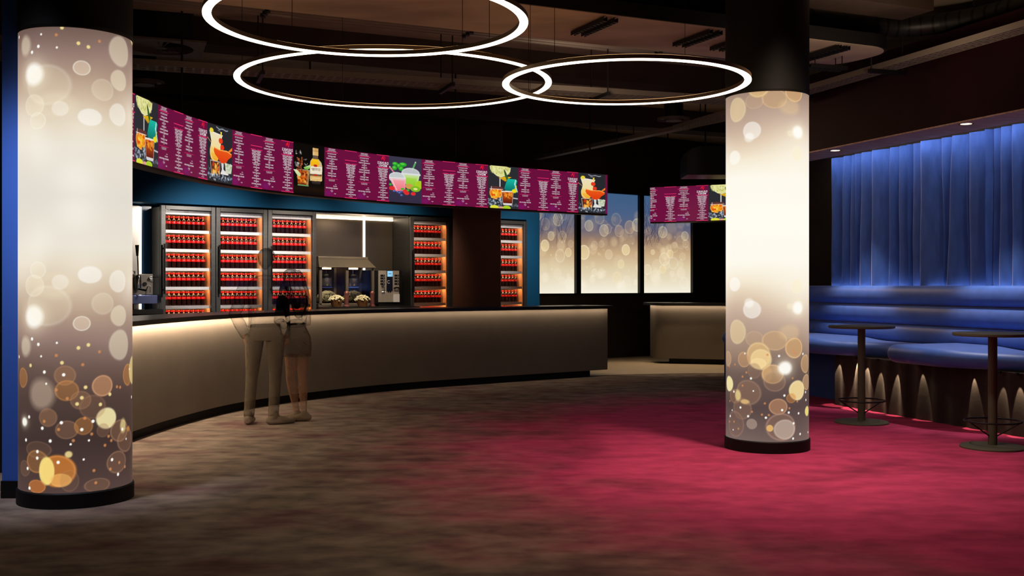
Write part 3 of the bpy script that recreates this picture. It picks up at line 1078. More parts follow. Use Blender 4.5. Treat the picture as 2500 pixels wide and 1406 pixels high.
def drink_picture(kind):
    nu, nv = 150, 190
    X, Y = np.meshgrid(np.linspace(0, 100, nu), np.linspace(100, 0, nv))
    p = Pic(X, Y, 0)
    if kind == 'A':
        p.c[:] = (44, 45, 49)
        p.poly([(7, 2), (8, 8), (14, 15), (30, 24), (42, 26), (60, 22), (73, 12), (75, 3), (60, 0), (10, 0)], (226, 224, 150))
        p.speckle(10, 70, 1, 17, 60, 2.6, [(240, 238, 190), (196, 194, 96), (230, 226, 140), (160, 160, 70)], .6, 1)
        p.line([(7, 2), (9, 9), (16, 16), (42, 26), (62, 21), (73, 12), (75, 2)], .6, (236, 238, 210), .8)
        p.line([(40, 27), (40, 48)], 1.7, (230, 228, 226))
        p.poly([(35, 27), (58, 36), (66, 30), (78, 24), (60, 24)], (232, 186, 28), grad=(196, 140, 20))
        p.poly([(52, 5), (60, 14), (68, 28), (62, 33), (56, 22)], (24, 60, 30), grad=(70, 110, 40))
        p.poly([(65, 29), (90, 29), (97, 32), (94, 42), (98, 56), (92, 62), (60, 62), (54, 52), (60, 38)], (24, 190, 166), grad=(12, 104, 96))
        p.line([(92, 31), (89, 40), (93, 50), (97, 58)], 2.2, (206, 240, 236), .8)
        p.disc(27, 64, 21, (236, 118, 22), 1, 15, .08, .6, (250, 200, 140))
        p.speckle(12, 42, 54, 75, 46, 3.4, [(250, 190, 40), (240, 150, 30), (222, 66, 18), (255, 214, 80)], .75, 2)
        p.poly([(10, 49), (48, 49), (52, 54), (7, 54)], (96, 52, 50))
        p.line([(7, 55), (50, 55)], .9, (240, 220, 210), .8)
        p.line([(12, 50), (12, 58)], 1.5, (240, 240, 240), .6)
        p.poly([(45, 59), (84, 59), (80, 88), (50, 88)], (222, 112, 24), grad=(92, 20, 12))
        p.speckle(49, 80, 61, 74, 34, 3.2, [(250, 170, 50), (236, 120, 30), (120, 40, 14)], .7, 3)
        p.line([(45, 59), (50, 90)], .7, (230, 220, 210), .8)
        p.line([(84, 59), (80, 90)], .7, (230, 220, 210), .8)
        p.poly([(50, 87), (80, 87), (78, 92), (52, 92)], (216, 214, 216))
        p.poly([(44, 58), (85, 57), (84, 60), (45, 61)], (236, 226, 214))
        p.disc(87, 57, 8, (240, 222, 30), 1, 4.5, .2)
        p.line([(88, 55), (94, 45)], 1.4, (236, 220, 40))
        p.line([(84, 74), (98, 75)], 1.5, (226, 226, 228), .8)
        p.speckle(1, 46, 76, 94, 60, 2.4, [(130, 144, 166), (70, 78, 92), (190, 202, 214), (44, 48, 56)], .8, 4)
        p.speckle(78, 99, 88, 94, 14, 2.0, [(130, 144, 166), (90, 96, 110)], .7, 5)
        p.disc(22, 98, 14, (226, 226, 60), 1, 5, .2, .5)
        p.disc(44, 99, 10, (226, 160, 140), 1, 4, .2)
        p.disc(62, 98, 13, (168, 206, 40), 1, 5, .2, .5)
    elif kind == 'B':
        p.c[:] = (40, 41, 45)
        p.line([(38, 3), (50, 6), (62, 4), (76, 6), (83, 5)], 1.2, (170, 176, 190), .8)
        p.line([(44, 8), (52, 9)], .9, (150, 156, 170), .7)
        p.disc(30, 49, 19, (246, 206, 108), 1, 17, .08)
        p.poly([(12, 50), (48, 50), (44, 63), (20, 63)], (246, 190, 60), grad=(240, 160, 30), a=.8)
        p.poly([(10, 13), (62, 16), (56, 28), (54, 42), (30, 44), (15, 38), (17, 30)], (238, 226, 196), grad=(246, 222, 150))
        p.line([(10, 13), (62, 16)], 1.0, (248, 240, 230))
        p.line([(10, 13), (18, 30), (12, 46), (16, 56), (28, 64)], .7, (248, 236, 210), .8)
        p.disc(18, 11, 8, (238, 214, 60), 1, 4, .2)
        p.poly([(54, 10), (60, 10), (59, 17), (55, 17)], (240, 216, 70))
        p.poly([(28, 39), (50, 42), (80, 41), (97, 45), (98, 50), (85, 56), (78, 62), (75, 65), (55, 65), (45, 58), (32, 52), (27, 46)], (238, 96, 26), grad=(226, 58, 16))
        p.line([(28, 40), (50, 42.5), (80, 42), (97, 46)], 1.0, (250, 180, 90))
        p.poly([(84, 42), (100, 33), (100, 39), (88, 44)], (240, 130, 40))
        p.disc(55, 26, 8, (236, 62, 28), 1, 5, .15, .4)
        p.disc(61, 37, 7.5, (232, 54, 26), 1, 4.6, .15, .4)
        p.line([(1, 25), (15, 32)], .8, (220, 150, 100), .9)
        p.poly([(57, 65), (67, 65), (66, 76), (86, 83), (84, 85), (54, 85), (60, 76)], (214, 212, 210), grad=(236, 232, 228))
        p.poly([(13, 64), (52, 64), (50, 88), (18, 88)], (60, 44, 36), grad=(130, 60, 24))
        p.speckle(20, 48, 67, 85, 30, 3.4, [(240, 150, 40), (206, 60, 20), (250, 196, 90), (90, 30, 16)], .85, 6)
        p.line([(13, 64), (18, 90)], .8, (220, 214, 208), .9)
        p.line([(52, 64), (50, 90)], .8, (220, 214, 208), .8)
        p.line([(13, 64), (52, 64)], .7, (220, 214, 208), .8)
        p.poly([(18, 87), (50, 87), (48, 92), (20, 92)], (216, 212, 210))
        p.poly([(71, 63), (100, 65), (96, 81), (76, 82)], (206, 212, 190))
        p.speckle(75, 97, 66, 80, 24, 2.6, [(240, 240, 230), (160, 178, 130), (214, 220, 200)], .7, 7)
        p.speckle(1, 99, 86, 96, 70, 2.6, [(130, 144, 166), (64, 72, 86), (196, 206, 218), (40, 44, 52)], .8, 8)
        p.speckle(1, 12, 74, 92, 16, 2, [(130, 144, 166), (64, 72, 86)], .7, 9)
    elif kind == 'C':
        p.c = ramp(Y, [(0, (12, 9, 7)), (80, (16, 11, 8)), (90, (32, 18, 9)), (100, (16, 10, 7))])
        p.poly([(62, 26), (80, 26), (90, 33), (93, 41), (92, 70), (54, 70), (53, 42), (55, 32)], (206, 184, 148), grad=(216, 196, 160))
        p.poly([(63, 19), (79, 19), (80, 27), (62, 27)], (104, 84, 70))
        p.poly([(62, 5), (80, 5), (80, 20), (62, 20)], (208, 160, 92), grad=(226, 184, 116))
        p.line([(66, 6), (66, 19)], 1.5, (244, 214, 160), .7)
        p.line([(62, 11), (80, 11)], .5, (140, 96, 50), .8)
        p.poly([(62, 27), (80, 27), (84, 33), (82, 42), (56, 42), (56, 34)], (250, 200, 26), grad=(244, 176, 16))
        p.poly([(54, 43), (92, 42), (92, 57), (54, 58)], (240, 228, 202))
        p.speckle(58, 88, 46, 50, 26, 1.6, [(150, 136, 120), (200, 186, 160)], .6, 10)
        p.line([(60, 47), (86, 46)], .7, (130, 116, 104), .8)
        p.line([(63, 50), (84, 49)], .5, (150, 136, 120), .8)
        p.disc(71, 40.5, 6.5, (186, 40, 22), 1, 2.6, .2, .6, (240, 200, 150))
        p.poly([(53, 58), (92, 57), (91, 61), (53, 62)], (120, 82, 54))
        p.disc(71, 60, 5.5, (190, 44, 26), 1, 2, .2)
        p.poly([(53, 62), (91, 61), (90, 71), (54, 72)], (214, 170, 96), grad=(232, 196, 130))
        p.line([(60, 66), (86, 65)], .7, (250, 230, 180), .8)
        p.poly([(58, 72), (88, 72), (86, 78), (62, 79)], (70, 58, 52), grad=(24, 18, 16))
        p.poly([(10, 52), (53, 52), (48, 82), (15, 82)], (176, 84, 26), grad=(120, 44, 12))
        p.speckle(14, 48, 56, 80, 64, 3.2, [(236, 140, 40), (206, 86, 22), (250, 180, 80), (80, 26, 8), (150, 56, 16)], .8, 11)
        p.poly([(46, 52), (53, 52), (48, 82), (43, 82)], (150, 160, 130), a=.6)
        p.line([(10, 52), (53, 52)], .8, (206, 196, 170), .8)
        p.line([(15, 83), (48, 83)], 1.4, (120, 170, 110), .9)
        p.poly([(0, 53), (12, 53), (24, 61), (23, 66), (14, 65)], (222, 228, 190), grad=(196, 212, 140))
        p.poly([(33, 47), (42, 44), (56, 40), (55, 46), (46, 51), (36, 50)], (226, 234, 200), grad=(96, 170, 40))
        p.speckle(12, 30, 28, 54, 34, 2.2, [(150, 70, 36), (196, 110, 64), (110, 46, 22)], .85, 12)
        p.speckle(9, 26, 14, 22, 16, 2.2, [(190, 190, 186), (110, 108, 104), (30, 28, 26)], .8, 13)
        p.speckle(5, 17, 38, 47, 12, 2.4, [(206, 206, 200), (110, 110, 106)], .8, 14)
        p.speckle(32, 50, 28, 42, 10, 1.3, [(170, 170, 160)], .7, 15)
    else:
        p.c = ramp(Y, [(0, (58, 55, 76)), (100, (52, 46, 68))])
        for (x, y, rx, ry) in ((19, 16, 9, 4), (43, 16, 12, 4.6), (17, 25, 8, 5), (37, 25, 8, 5.4), (30, 20, 6, 5)):
            p.disc(x, y, rx, (44, 170, 44), 1, ry, .15, .3, (20, 110, 30))
            p.disc(x - 1, y - 1, rx * .55, (120, 224, 84), .7, ry * .4, .6)
        p.line([(2, 24), (16, 36)], 1.9, (240, 226, 226))
        for k in range(3):
            p.line([(4 + 4 * k, 26 + 3.4 * k), (5.5 + 4 * k, 27 + 3.4 * k)], 1.7, (222, 90, 110))
        p.line([(82, 9), (73, 25)], 2.2, (226, 240, 216))
        for k in range(4):
            p.line([(81 - 2.4 * k, 11 + 4 * k), (80.4 - 2.4 * k, 12 + 4 * k)], 2.1, (60, 170, 70))
        p.disc(67, 34, 28, (206, 210, 212), .9, 12, .1, .6, (240, 242, 242))
        p.poly([(41, 36), (95, 36), (86, 66), (56, 66)], (206, 226, 160), grad=(140, 208, 50))
        p.poly([(38, 34), (97, 34), (98, 38), (38, 38)], (222, 226, 226))
        p.poly([(50, 44), (86, 44), (82, 64), (56, 64)], (160, 216, 60), a=.7, grad=(130, 206, 36))
        p.line([(93, 38), (86, 62)], 1, (236, 246, 220), .7)
        p.disc(25, 46, 26, (206, 212, 212), .95, 12, .1, .6, (240, 242, 242))
        p.poly([(1, 47), (52, 46), (50, 74), (20, 76)], (236, 206, 208), grad=(246, 110, 130))
        p.poly([(8, 52), (48, 51), (47, 73), (22, 74)], (248, 150, 158), a=.7, grad=(248, 116, 130))
        p.line([(8, 50), (24, 73)], 1.4, (255, 226, 228), .7)
        p.line([(1, 47), (52, 46)], 1.0, (236, 238, 238), .8)
        p.disc(95, 58, 13, (170, 206, 36), 1, 9, .1, .3)
        p.disc(63, 63, 12, (206, 160, 76), 1, 6, .12, .3)
        p.disc(82, 68, 15, (120, 190, 26), 1, 6.4, .1, .6, (170, 180, 60))
        p.disc(82, 68, 6.5, (234, 228, 150), 1, 2.6, .5)
        p.disc(58, 72, 6, (60, 170, 40), 1, 2.6, .2)
        p.disc(42, 70, 6, (80, 180, 50), 1, 2.4, .2)
        p.disc(4, 62, 5, (60, 170, 50), 1, 2.6, .2)
        for (x, y, r) in ((9, 70, 9), (50, 75, 8), (55, 78.5, 8), (75, 79, 7.5)):
            p.disc(x, y, r, (226, 44, 46), 1, r * .5, .15, .3, (250, 120, 120))
        for (x, y) in ((16, 76), (27, 77), (33, 79), (38, 76), (39, 84)):
            p.disc(x, y, 4.4, (58, 76, 150), 1, 2.2, .2, .3, (130, 150, 210))
            p.disc(x - 1, y - .6, 1.6, (190, 206, 240), .7, .9, .5)
    return p.linear() * 0.95, nu, nv


PICS = {k: drink_picture(k) for k in 'ABCD'}


def screen(label, q, nn, ss, panels, s_origin, loc, s_lo, s_hi):
    """panels: (kind, s0) measured from s_origin along the path; clipped to s_lo..s_hi"""
    t = thing('menu_screen', label, 'screen', loc)

    def P(s, z, off):
        px = np.interp(s, ss, q[:, 0]); py = np.interp(s, ss, q[:, 1])
        nx = np.interp(s, ss, nn[:, 0]); ny = np.interp(s, ss, nn[:, 1])
        return np.stack([px + nx * off, py + ny * off, np.broadcast_to(z, np.shape(px)) + 0.0 * px], -1)
    path = sub_path(q, nn, ss, s_lo, s_hi)
    z0, z1 = SZ0, SZ0 + SH
    MB().sweep(path, [(-.14, z0 - .022), (-.004, z0 - .022), (-.004, z1 + .012), (-.14, z1 + .012)]).build('housing', mat('screen_housing', (58, 42, 32), .6), t, org=loc)
    for s in np.linspace(s_lo + .3, s_hi - .3, 5 if s_hi - s_lo > 4 else 2):
        p = P(np.array([s]), z1, -.07)[0]
        MB().cyl((p[0], p[1], z1), (p[0], p[1], 4.397), .012, 8).build('hanger_rod', BLACKM, t, org=loc)
    for kind, s0 in panels:
        w = MENUW if kind == 'M' else PICW
        a, b = max(s_origin + s0, s_lo), min(s_origin + s0 + w, s_hi)
        if b - a < .02:
            continue
        if kind != 'M':
            C, nu, nv = PICS[kind]
            f0, f1 = (a - s_origin - s0) / w, (b - s_origin - s0) / w
            i0, i1 = int(round(f0 * (nu - 1))), int(round(f1 * (nu - 1)))
            sv = np.linspace(a, b, i1 - i0 + 1)
            zz = np.linspace(z0, z1, nv)
            SV, ZZ = np.meshgrid(sv, zz)
            pts = P(SV.ravel(), ZZ.ravel(), 0.0)
            picture_mesh('drink_picture', pts, i1 - i0 + 1, nv, C[:, i0:i1 + 1], PICM, t, org=loc)
            continue
        nu, nv = max(3, int((b - a) / .02)), 24
        sv = np.linspace(a, b, nu)
        SV, ZZ = np.meshgrid(sv, np.linspace(z0, z1, nv))
        U = (SV - s_origin - s0) / w
        V = (z1 - ZZ) / SH
        pc = Pic(U, V, (108, 14, 60))
        pc.mix(.35 * np.clip(1 - V * 1.6, 0, 1), (96, 16, 58))
        for c in (.06, .57):
            pc.glow(c, .93, .09, (126, 22, 104), .8, .09)
        page = picture_mesh('menu_page', P(SV.ravel(), ZZ.ravel(), 0.0), nu, nv, pc.linear(), PICM, t, org=loc)
        mb = MB()

        def put(us, vs_, fs, mi):
            s = s_origin + s0 + us * w
            keep = (s >= a) & (s <= b)
            if not keep.any():
                return
            fs = [f for f in fs if all(keep[i] for i in f)] if not keep.all() else fs
            if not fs:
                return
            mb.m = mi
            mb.add(P(s, z1 - vs_ * SH, .004).tolist(), fs)
        for it in LAYOUT:
            if it[0] == 't':
                _, s, u, v, size, bold, sp, mi = it
                vs, fs = text_mesh(s, size, bold, sp)
                put(u - vs[:, 0] / w, v - vs[:, 1] / SH, fs, mi)
            elif it[0] == 'r':
                _, u0, u1, v0, v1, mi = it
                n = 8
                uu = np.linspace(u0, u1, n + 1)
                us = np.r_[uu, uu]
                vv = np.r_[np.full(n + 1, v0), np.full(n + 1, v1)]
                fs = [(i, i + 1, n + 2 + i, n + 1 + i) for i in range(n)]
                if mi == 3:
                    continue
                put(us, vv, fs, mi)
            else:
                _, u, v = it
                for poly in FLAME:
                    us = np.array([u - x * 1.6 / w for x, y in poly])
                    vv = np.array([v + .03 - y * 1.25 / SH for x, y in poly])
                    n = len(poly)
                    us = np.r_[us, us.mean()]
                    vv = np.r_[vv, vv.mean()]
                    put(us, vv, [(i, (i + 1) % n, n) for i in range(n)], 2)
        if mb.f and b - a > .2:
            mb.build('lettering', [SCRW, SCRP, SCRR], page, org=(0, 0, 0), smooth=0, fix=False)
            o = page.children[0]
            o.location = (-loc[0], -loc[1], -loc[2])
    return t


s330 = BS[int(np.argmin(np.hypot(BL[:, 0] + 3.405, BL[:, 1] - 9.80)))]
s330 -= .045
seq, at = [('M', -MENUW)], 0.0
for k_ in 'AMBMCMDMAMBM':
    seq.append((k_, at))
    at += MENUW if k_ == 'M' else PICW
screen('long curved drinks menu screen hanging over the bar', BL, BN, BS, seq, s330, (-2.6, 13.12, SZ0), .02, BS[-1])
BX = resample([(2.43, 19.1), (3.0, 18.84), (3.64, 18.52), (4.9, 17.95)], .05, 3)
NX = with_normals(BX)
SX = np.r_[0, np.cumsum(np.hypot(*np.diff(BX, axis=0).T))]
screen('short drinks menu screen hanging over the far counter by the right column', BX, NX, SX, [('M', -.104), ('A', 1.044), ('M', 1.599)], 0.0, (3.2, 18.7, SZ0), 0.0, SX[-1])
#PART3

# ------------------------------------------------------------------ drink fridges along the bar wall
FW, FH, FD = .745, 2.47, .62
SHELF_Z = [2.152 - .2527 * k for k in range(6)]
INNER = mat('fridge_liner', (196, 190, 184), .5)
RAIL = mat('shelf_rail', (224, 224, 228), .4, noise=.06, nscale=60)
FRIDGE = mat('fridge_shell', (86, 84, 82), .42, .55, noise=.12, nscale=5, stretch=(1, 1, 12))


def fridge(s, label):
    t = thing('drinks_fridge', label, 'fridge', bar(s, 0), ANG, 'tall drinks fridges along the bar wall')
    c = MB()
    c.box(0, .05, .03, FD, 0, FH - .02).box(FW - .05, FW, .03, FD, 0, FH - .02)
    c.box(.05, FW - .05, .03, FD, 0, .12).box(.05, FW - .05, .03, FD, FH - .09, FH - .02)
    c.build('shell', FRIDGE, t)
    MB().box(.05, FW - .05, FD - .04, FD - .02, .12, FH - .09).build('back_liner', INNER, t)
    d = MB()
    d.box(0, .062, -.03, .025, .06, FH).box(FW - .058, FW, -.03, .025, .06, FH)
    d.box(.062, FW - .058, -.03, .025, FH - .055, FH).box(.062, FW - .058, -.03, .025, .06, .16)
    door = d.build('door', FRIDGE, t, bevel=.004)
    MB().box(.062, FW - .058, -.008, -.002, .16, FH - .055).build('door_pane', PANE, door)
    h = MB()
    h.tube([(.03, -.075, 1.30), (.03, -.075, 1.96)], .013, 10)
    h.cyl((.03, -.03, 1.36), (.03, -.075, 1.36), .008, 8).cyl((.03, -.03, 1.90), (.03, -.075, 1.90), .008, 8)
    h.build('door_handle', BLACKM, door)
    MB().box(.062, FW - .058, .03, .06, FH - .115, FH - .062).build('top_rail', RAIL, t)
    for z in SHELF_Z:
        sh = MB().box(.052, FW - .052, .06, FD - .05, z - .012, z - .002).build('shelf', INNER, t)
        MB().box(.052, FW - .052, .048, .059, z - .042, z - .001).build('price_rail', RAIL, sh)
        MB().box(.07, FW - .07, .066, .086, z - .021, z - .013).build('shelf_led', LEDF, sh)
    MB().box(.07, FW - .07, .066, .086, FH - .1, FH - .092).build('top_led', LEDF, t)
    for x in (.0505, FW - .052):
        MB().box(x, x + .0015, .031, FD - .05, .13, FH - .1).build('side_liner', mat('warm_liner', (226, 178, 132), .5), t)
    return t


def make_bottle():
    body = [(.0, 0), (.026, 0), (.031, .006), (.0325, .03), (.030, .055), (.0315, .08), (.0325, .10), (.032, .122), (.026, .142), (.016, .158), (.0125, .166), (.0125, .17)]
    b = MB().lathe(body[1:], 18)
    o = b.build('cola_bottle', COLA)
    cp = MB().lathe([(.0145, .167), (.0155, .169), (.0155, .186), (.0135, .189)], 16)
    cp.build('cap', REDCAP, o)
    lb = MB()
    lb.lathe([(.0329, .084), (.0331, .086), (.0331, .116), (.0329, .118)], 18, cap=False)
    lb.m = 1
    # small white script stroke on the front of the label
    st = [(-.016, .098), (-.010, .106), (-.004, .099), (.002, .105), (.008, .100), (.016, .104)]
    pts = []
    for x, z in st:
        a = x / .0333
        pts.append((.0335 * math.sin(a), -.0335 * math.cos(a), z))
    lb.tube(pts, .003, 5, rs=[(.003, .001)] * 6)
    lb.build('label', [RED, LABELW], o)
    return o


NTH = ['first', 'second', 'third', 'fourth', 'fifth', 'sixth', 'seventh', 'eighth', 'ninth']
ROWN = ['top', 'second', 'third', 'fourth', 'fifth', 'lowest']
FR = [(-.068, 'leftmost tall drinks fridge beside the espresso machine', 'fridge beside the espresso machine'),
      (.686, 'second tall drinks fridge from the left', 'second fridge from the left'),
      (1.440, 'third tall drinks fridge, beside the popcorn machine', 'fridge beside the popcorn machine'),
      (3.772, 'drinks fridge between the coffee machine and the brown pier', 'fridge left of the brown pier'),
      (4.526, 'drinks fridge almost hidden behind the brown pier', None),
      (5.282, 'drinks fridge right of the brown pier, at the blue wall end', 'fridge right of the brown pier')]
b0 = make_bottle()
first = True
rest = MB()
for k, (s, lab, short) in enumerate(FR):
    fridge(s, lab)
    if short is None:
        continue
    i0 = 3 if k == 5 else 0
    for r, z in enumerate(SHELF_Z):
        for i in range(i0, 9):
            lx = .062 + .035 + i * .0672
            p = bar(s + lx, .145)
            o = b0 if first else copy_tree(b0)
            first = False
            o.location = (p[0], p[1], z)
            o.rotation_euler = (0, 0, ANG * .55 + random.uniform(-.15, .15))
            tag(o, 'cola bottle, %s in the %s row of the %s' % (NTH[i], ROWN[r], short), 'bottle', 'front row of cola bottles in the fridges')
            for d in (.225, .305, .385):
                q = bar(s + lx, d)
                rest.m = 0
                rest.lathe([(.032, 0), (.032, .122), (.026, .142), (.0125, .166)], 10, (q[0], q[1], z))
                rest.m = 1
                rest.lathe([(.0155, .167), (.0155, .187)], 10, (q[0], q[1], z))
                if d < .23:
                    rest.lathe([(.0331, .084), (.0331, .118)], 10, (q[0], q[1], z), cap=False)
tag(rest.build('cola_bottles_behind', [COLA, REDCAP], smooth=40, fix=False), 'rows of cola bottles standing behind the front row in the fridges', 'bottles', None, 'stuff')

# ------------------------------------------------------------------ equipment bay between the fridges
bay = MB()
barbox(bay, 2.19, 3.768, .50, .52, 1.1, 2.47)
struct(bay, 'wall_bay', mat('bay_steel', (112, 100, 86), .2, .65, noise=.05, nscale=3), 'polished steel back panel of the equipment bay', 'wall')
bay = MB()
barbox(bay, 2.19, 3.768, .03, .495, 2.452, 2.47)
struct(bay, 'ceiling_bay', STEEL, 'steel underside over the equipment bay', 'ceiling')
def barmesh(mb, name, m, label, cat, loc, **k):
    o = mb.build(name, m, org=loc, **k)
    return tag(o, label, cat)


bc = thing('back_counter', 'dark back counter under the popcorn and coffee machines', 'counter', bar(2.98, .2), ANG)
MB().box(-.787, .787, -.5, .29, 1.04, 1.10).build('worktop', SLABTOP, bc)
MB().box(-.787, .787, -.15, .29, 0, 1.04).build('cabinet_body', BLACK, bc)
lt = thing('bay_light', 'vertical and overhead lit strips in the steel equipment bay', 'light', bar(2.98, .49, 1.1), ANG)
MB().box(.262, .292, -.008, .006, .0, 1.36).build('upright_strip', emit('bay_strip', (255, 240, 214), 3.5), lt)
MB().box(-.78, .78, -.02, .004, 1.315, 1.345).build('overhead_strip', emit('bay_top_strip', (255, 232, 196), 6.0), lt)


def popcorn_kernels(mb, pts, r=.014, seed=3):
    g = random.Random(seed)
    for (x, y, z) in pts:
        for _ in range(2):
            mb.sphere((x + g.uniform(-.006, .006), y + g.uniform(-.006, .006), z + g.uniform(-.005, .005)), r * g.uniform(.6, 1.0), 6, (1, 1, .85), 4)
    return mb


def heap_points(w, d, h, n, seed):
    g = random.Random(seed)
    out = []
    while len(out) < n:
        x, y = g.uniform(-1, 1), g.uniform(-1, 1)
        if x * x + y * y > 1:
            continue
        out.append((x * w, y * d, h * max(0, 1 - (abs(x) ** 2.2 + abs(y) ** 2.2)) ** .7 * 1.0))
    return out


pm = thing('popcorn_machine', 'steel popcorn machine with two kettles under a wide hood', 'popcorn machine', bar(2.70, .20, 1.10), ANG)
pm.scale.x = .91
# local x -0.5..0.5, front at -0.2
HB = mat('hood_steel', (150, 136, 116), .38, .75, noise=.08, nscale=6, stretch=(30, 1, 1))
MB().box(-.50, .50, -.18, .22, 0, .05).build('base_tray', HB, pm, bevel=.006)
hood = MB()
hv = [(-.53, -.26, .575), (.50, -.26, .575), (.50, .22, .575), (-.53, .22, .575), (-.50, -.17, .70), (.40, -.17, .70), (.40, .2, .70), (-.50, .2, .70)]
hood.add(hv, [(0, 1, 2, 3)[::-1], (4, 5, 6, 7), (0, 1, 5, 4), (1, 2, 6, 5), (2, 3, 7, 6), (3, 0, 4, 7)])
hood.box(-.50, .40, -.17, .2, .70, .735)
hood.build('hood', HB, pm, bevel=.004)
for x in (-.495, -.02, .455):
    MB().box(x, x + .045, -.2, -.165, .05, .575).build('front_post', HB, pm)
    MB().box(x, x + .045, .18, .21, .05, .575).build('rear_post', HB, pm)
MB().box(-.45, .455, -.178, -.174, .05, .57).build('front_pane', PANE, pm)
MB().box(-.45, .455, .2, .21, .05, .57).build('back_panel', mat('popper_back', (70, 50, 36), .4, .5), pm)
for x in (-.27, .22):
    kt = MB().lathe([(.085, .30), (.092, .31), (.092, .40), (.096, .405), (.096, .415)], 28, (x, 0, 0)).build('kettle', mat('kettle_steel', (214, 206, 196), .22, .9), pm)
    MB().lathe([(.094, .416), (.08, .45), (.045, .475), (.012, .48)], 28, (x, 0, 0)).build('kettle_lid', BLACKM, kt)
    MB().cyl((x, 0, .48), (x, 0, .575), .012, 10).build('kettle_hanger', CHROME, kt)
    MB().box(x - .11, x + .11, -.01, .01, .275, .292).build('kettle_rail', CHROME, kt)
    MB().box(x - .08, x + .08, -.03, .0, .55, .572).build('heat_lamp', emit('heat_lamp', (255, 222, 170), 4.0), pm)
for k, x in enumerate((-.245, .235)):
    mb = MB()
    popcorn_kernels(mb, [(x + a, b, c + .055) for a, b, c in heap_points(.20, .14, .17, 420, 5 + k)], .015, k)
    tag(mb.build('popcorn', PAPER, None, org=(0, 0, 0), smooth=60, fix=False), ('heap of popcorn under the first kettle', 'heap of popcorn under the second kettle beside the coffee machine')[k], 'popcorn', None, 'stuff')
    o = bpy.data.objects[-1] if False else [q for q in bpy.data.objects if q.name.startswith('popcorn') and q.type == 'MESH' and q.get('kind') == 'stuff'][-1]
    o.location = bar(2.70, .20, 1.10)
    o.scale.x = .91
    o.rotation_euler = (0, 0, ANG)
BASK = mat('wicker_bowl', (132, 86, 44), .6, noise=.35, nscale=50)
for k, x in enumerate((-.30, .17)):
    p = bar(2.70 + .91 * x, -.175, 1.10)
    bw_ = thing('popcorn_bowl', ('woven bowl of popcorn before the first kettle', 'woven bowl of popcorn before the second kettle')[k], 'bowl', p, ANG)
    MB().lathe([(.05, 0), (.06, .003), (.075, .04), (.095, .085), (.10, .1), (.094, .1), (.07, .04), (.05, .012)], 28).build('bowl', BASK, bw_)
    mb = MB()
    popcorn_kernels(mb, [(a, b, c + .088) for a, b, c in heap_points(.115, .10, .075, 170, 20 + k)], .014, 9 + k)
    mb.build('popcorn_filling', PAPER, bw_, smooth=60, fix=False)
PINK = mat('rose_metal', (150, 92, 84), .35, .6)
for k, x in enumerate((-.085, .385)):
    p = bar(2.70 + .91 * x, -.12, 1.10)
    sk = thing('shaker', ('rose coloured shaker between the two popcorn bowls', 'rose coloured shaker beside the coffee machine')[k], 'shaker', p, ANG)
    MB().lathe([(.046, 0), (.046, .015), (.034, .03), (.031, .16), (.034, .19)], 20).build('body', PINK, sk)
    MB().lathe([(.036, .19), (.036, .205), (.026, .225), (.01, .232)], 20).build('dome_lid', PINK, sk)

# coffee machine
cm = thing('coffee_machine', 'steel coffee machine with blue screen beside the popcorn machine', 'coffee machine', bar(3.41, .16, 1.10), ANG)
MB().box(-.25, .25, -.12, .25, .03, .545).build('housing', BLACKM, cm, bevel=.008)
MB().box(-.17, .19, -.135, -.121, .06, .535).build('front_panel', mat('satin_steel', (196, 184, 164), .45, .55, noise=.06, nscale=20), cm)
for x in (-.135, .11):
    for k in range(4):
        bt = MB().box(x, x + .072, -.143, -.136, .475 - .042 * k - .028, .475 - .042 * k).build('button', BLACK, cm)
        MB().box(x + .046, x + .056, -.1445, -.1432, .475 - .042 * k - .018, .475 - .042 * k - .010).build('button_light', LABELW, bt)
MB().box(-.03, .07, -.15, -.136, .23, .535).build('dispenser_column', mat('navy_plastic', (20, 22, 34), .3), cm)
sc_ = MB().box(-.025, .065, -.155, -.1505, .445, .53).build('display', emit('blue_display', (150, 216, 250), .9), cm)
dm = MB()
dm.box(-.005, .045, -.157, -.1555, .485, .493)
dm.box(.045, .052, -.157, -.1555, .452, .462)
dm.build('display_marks', mat('display_ink', (30, 60, 110), .5), sc_)
lg = MB()
lg.tube([(-.002 + .022 * math.cos(a), -.153, .365 + .022 * math.sin(a)) for a in np.linspace(.6, 5.6, 16)], .0035, 6)
lg.build('column_emblem', LABELW, cm)
for x in (.0, .035):
    MB().cyl((x, -.143, .205), (x, -.143, .232), .008, 10).build('spout', BLACKM, cm)
wd = MB()
wd.tube([(-.09, -.14, .31), (-.09, -.165, .30), (-.09, -.17, .26), (-.085, -.165, .19)], .006, 8)
wd.lathe([(.022, 0), (.022, .02)], 16, (-.1, -.15, .30))
wd.tube([(-.12, -.15, .215), (-.07, -.16, .215)], .005, 8)
wd.build('steam_wand', CHROME, cm)
gr = MB()
gr.tube([(.10, -.14, .27), (.12, -.19, .28), (.17, -.19, .275), (.18, -.14, .27)], .012, 8)
gr.build('group_handle', BLACKM, cm)
MB().box(.075, .185, -.16, -.136, .06, .18).build('grounds_door', WHITE, cm)
MB().box(-.2, .22, -.2, .2, 0, .032).build('drip_tray', BLACKM, cm)

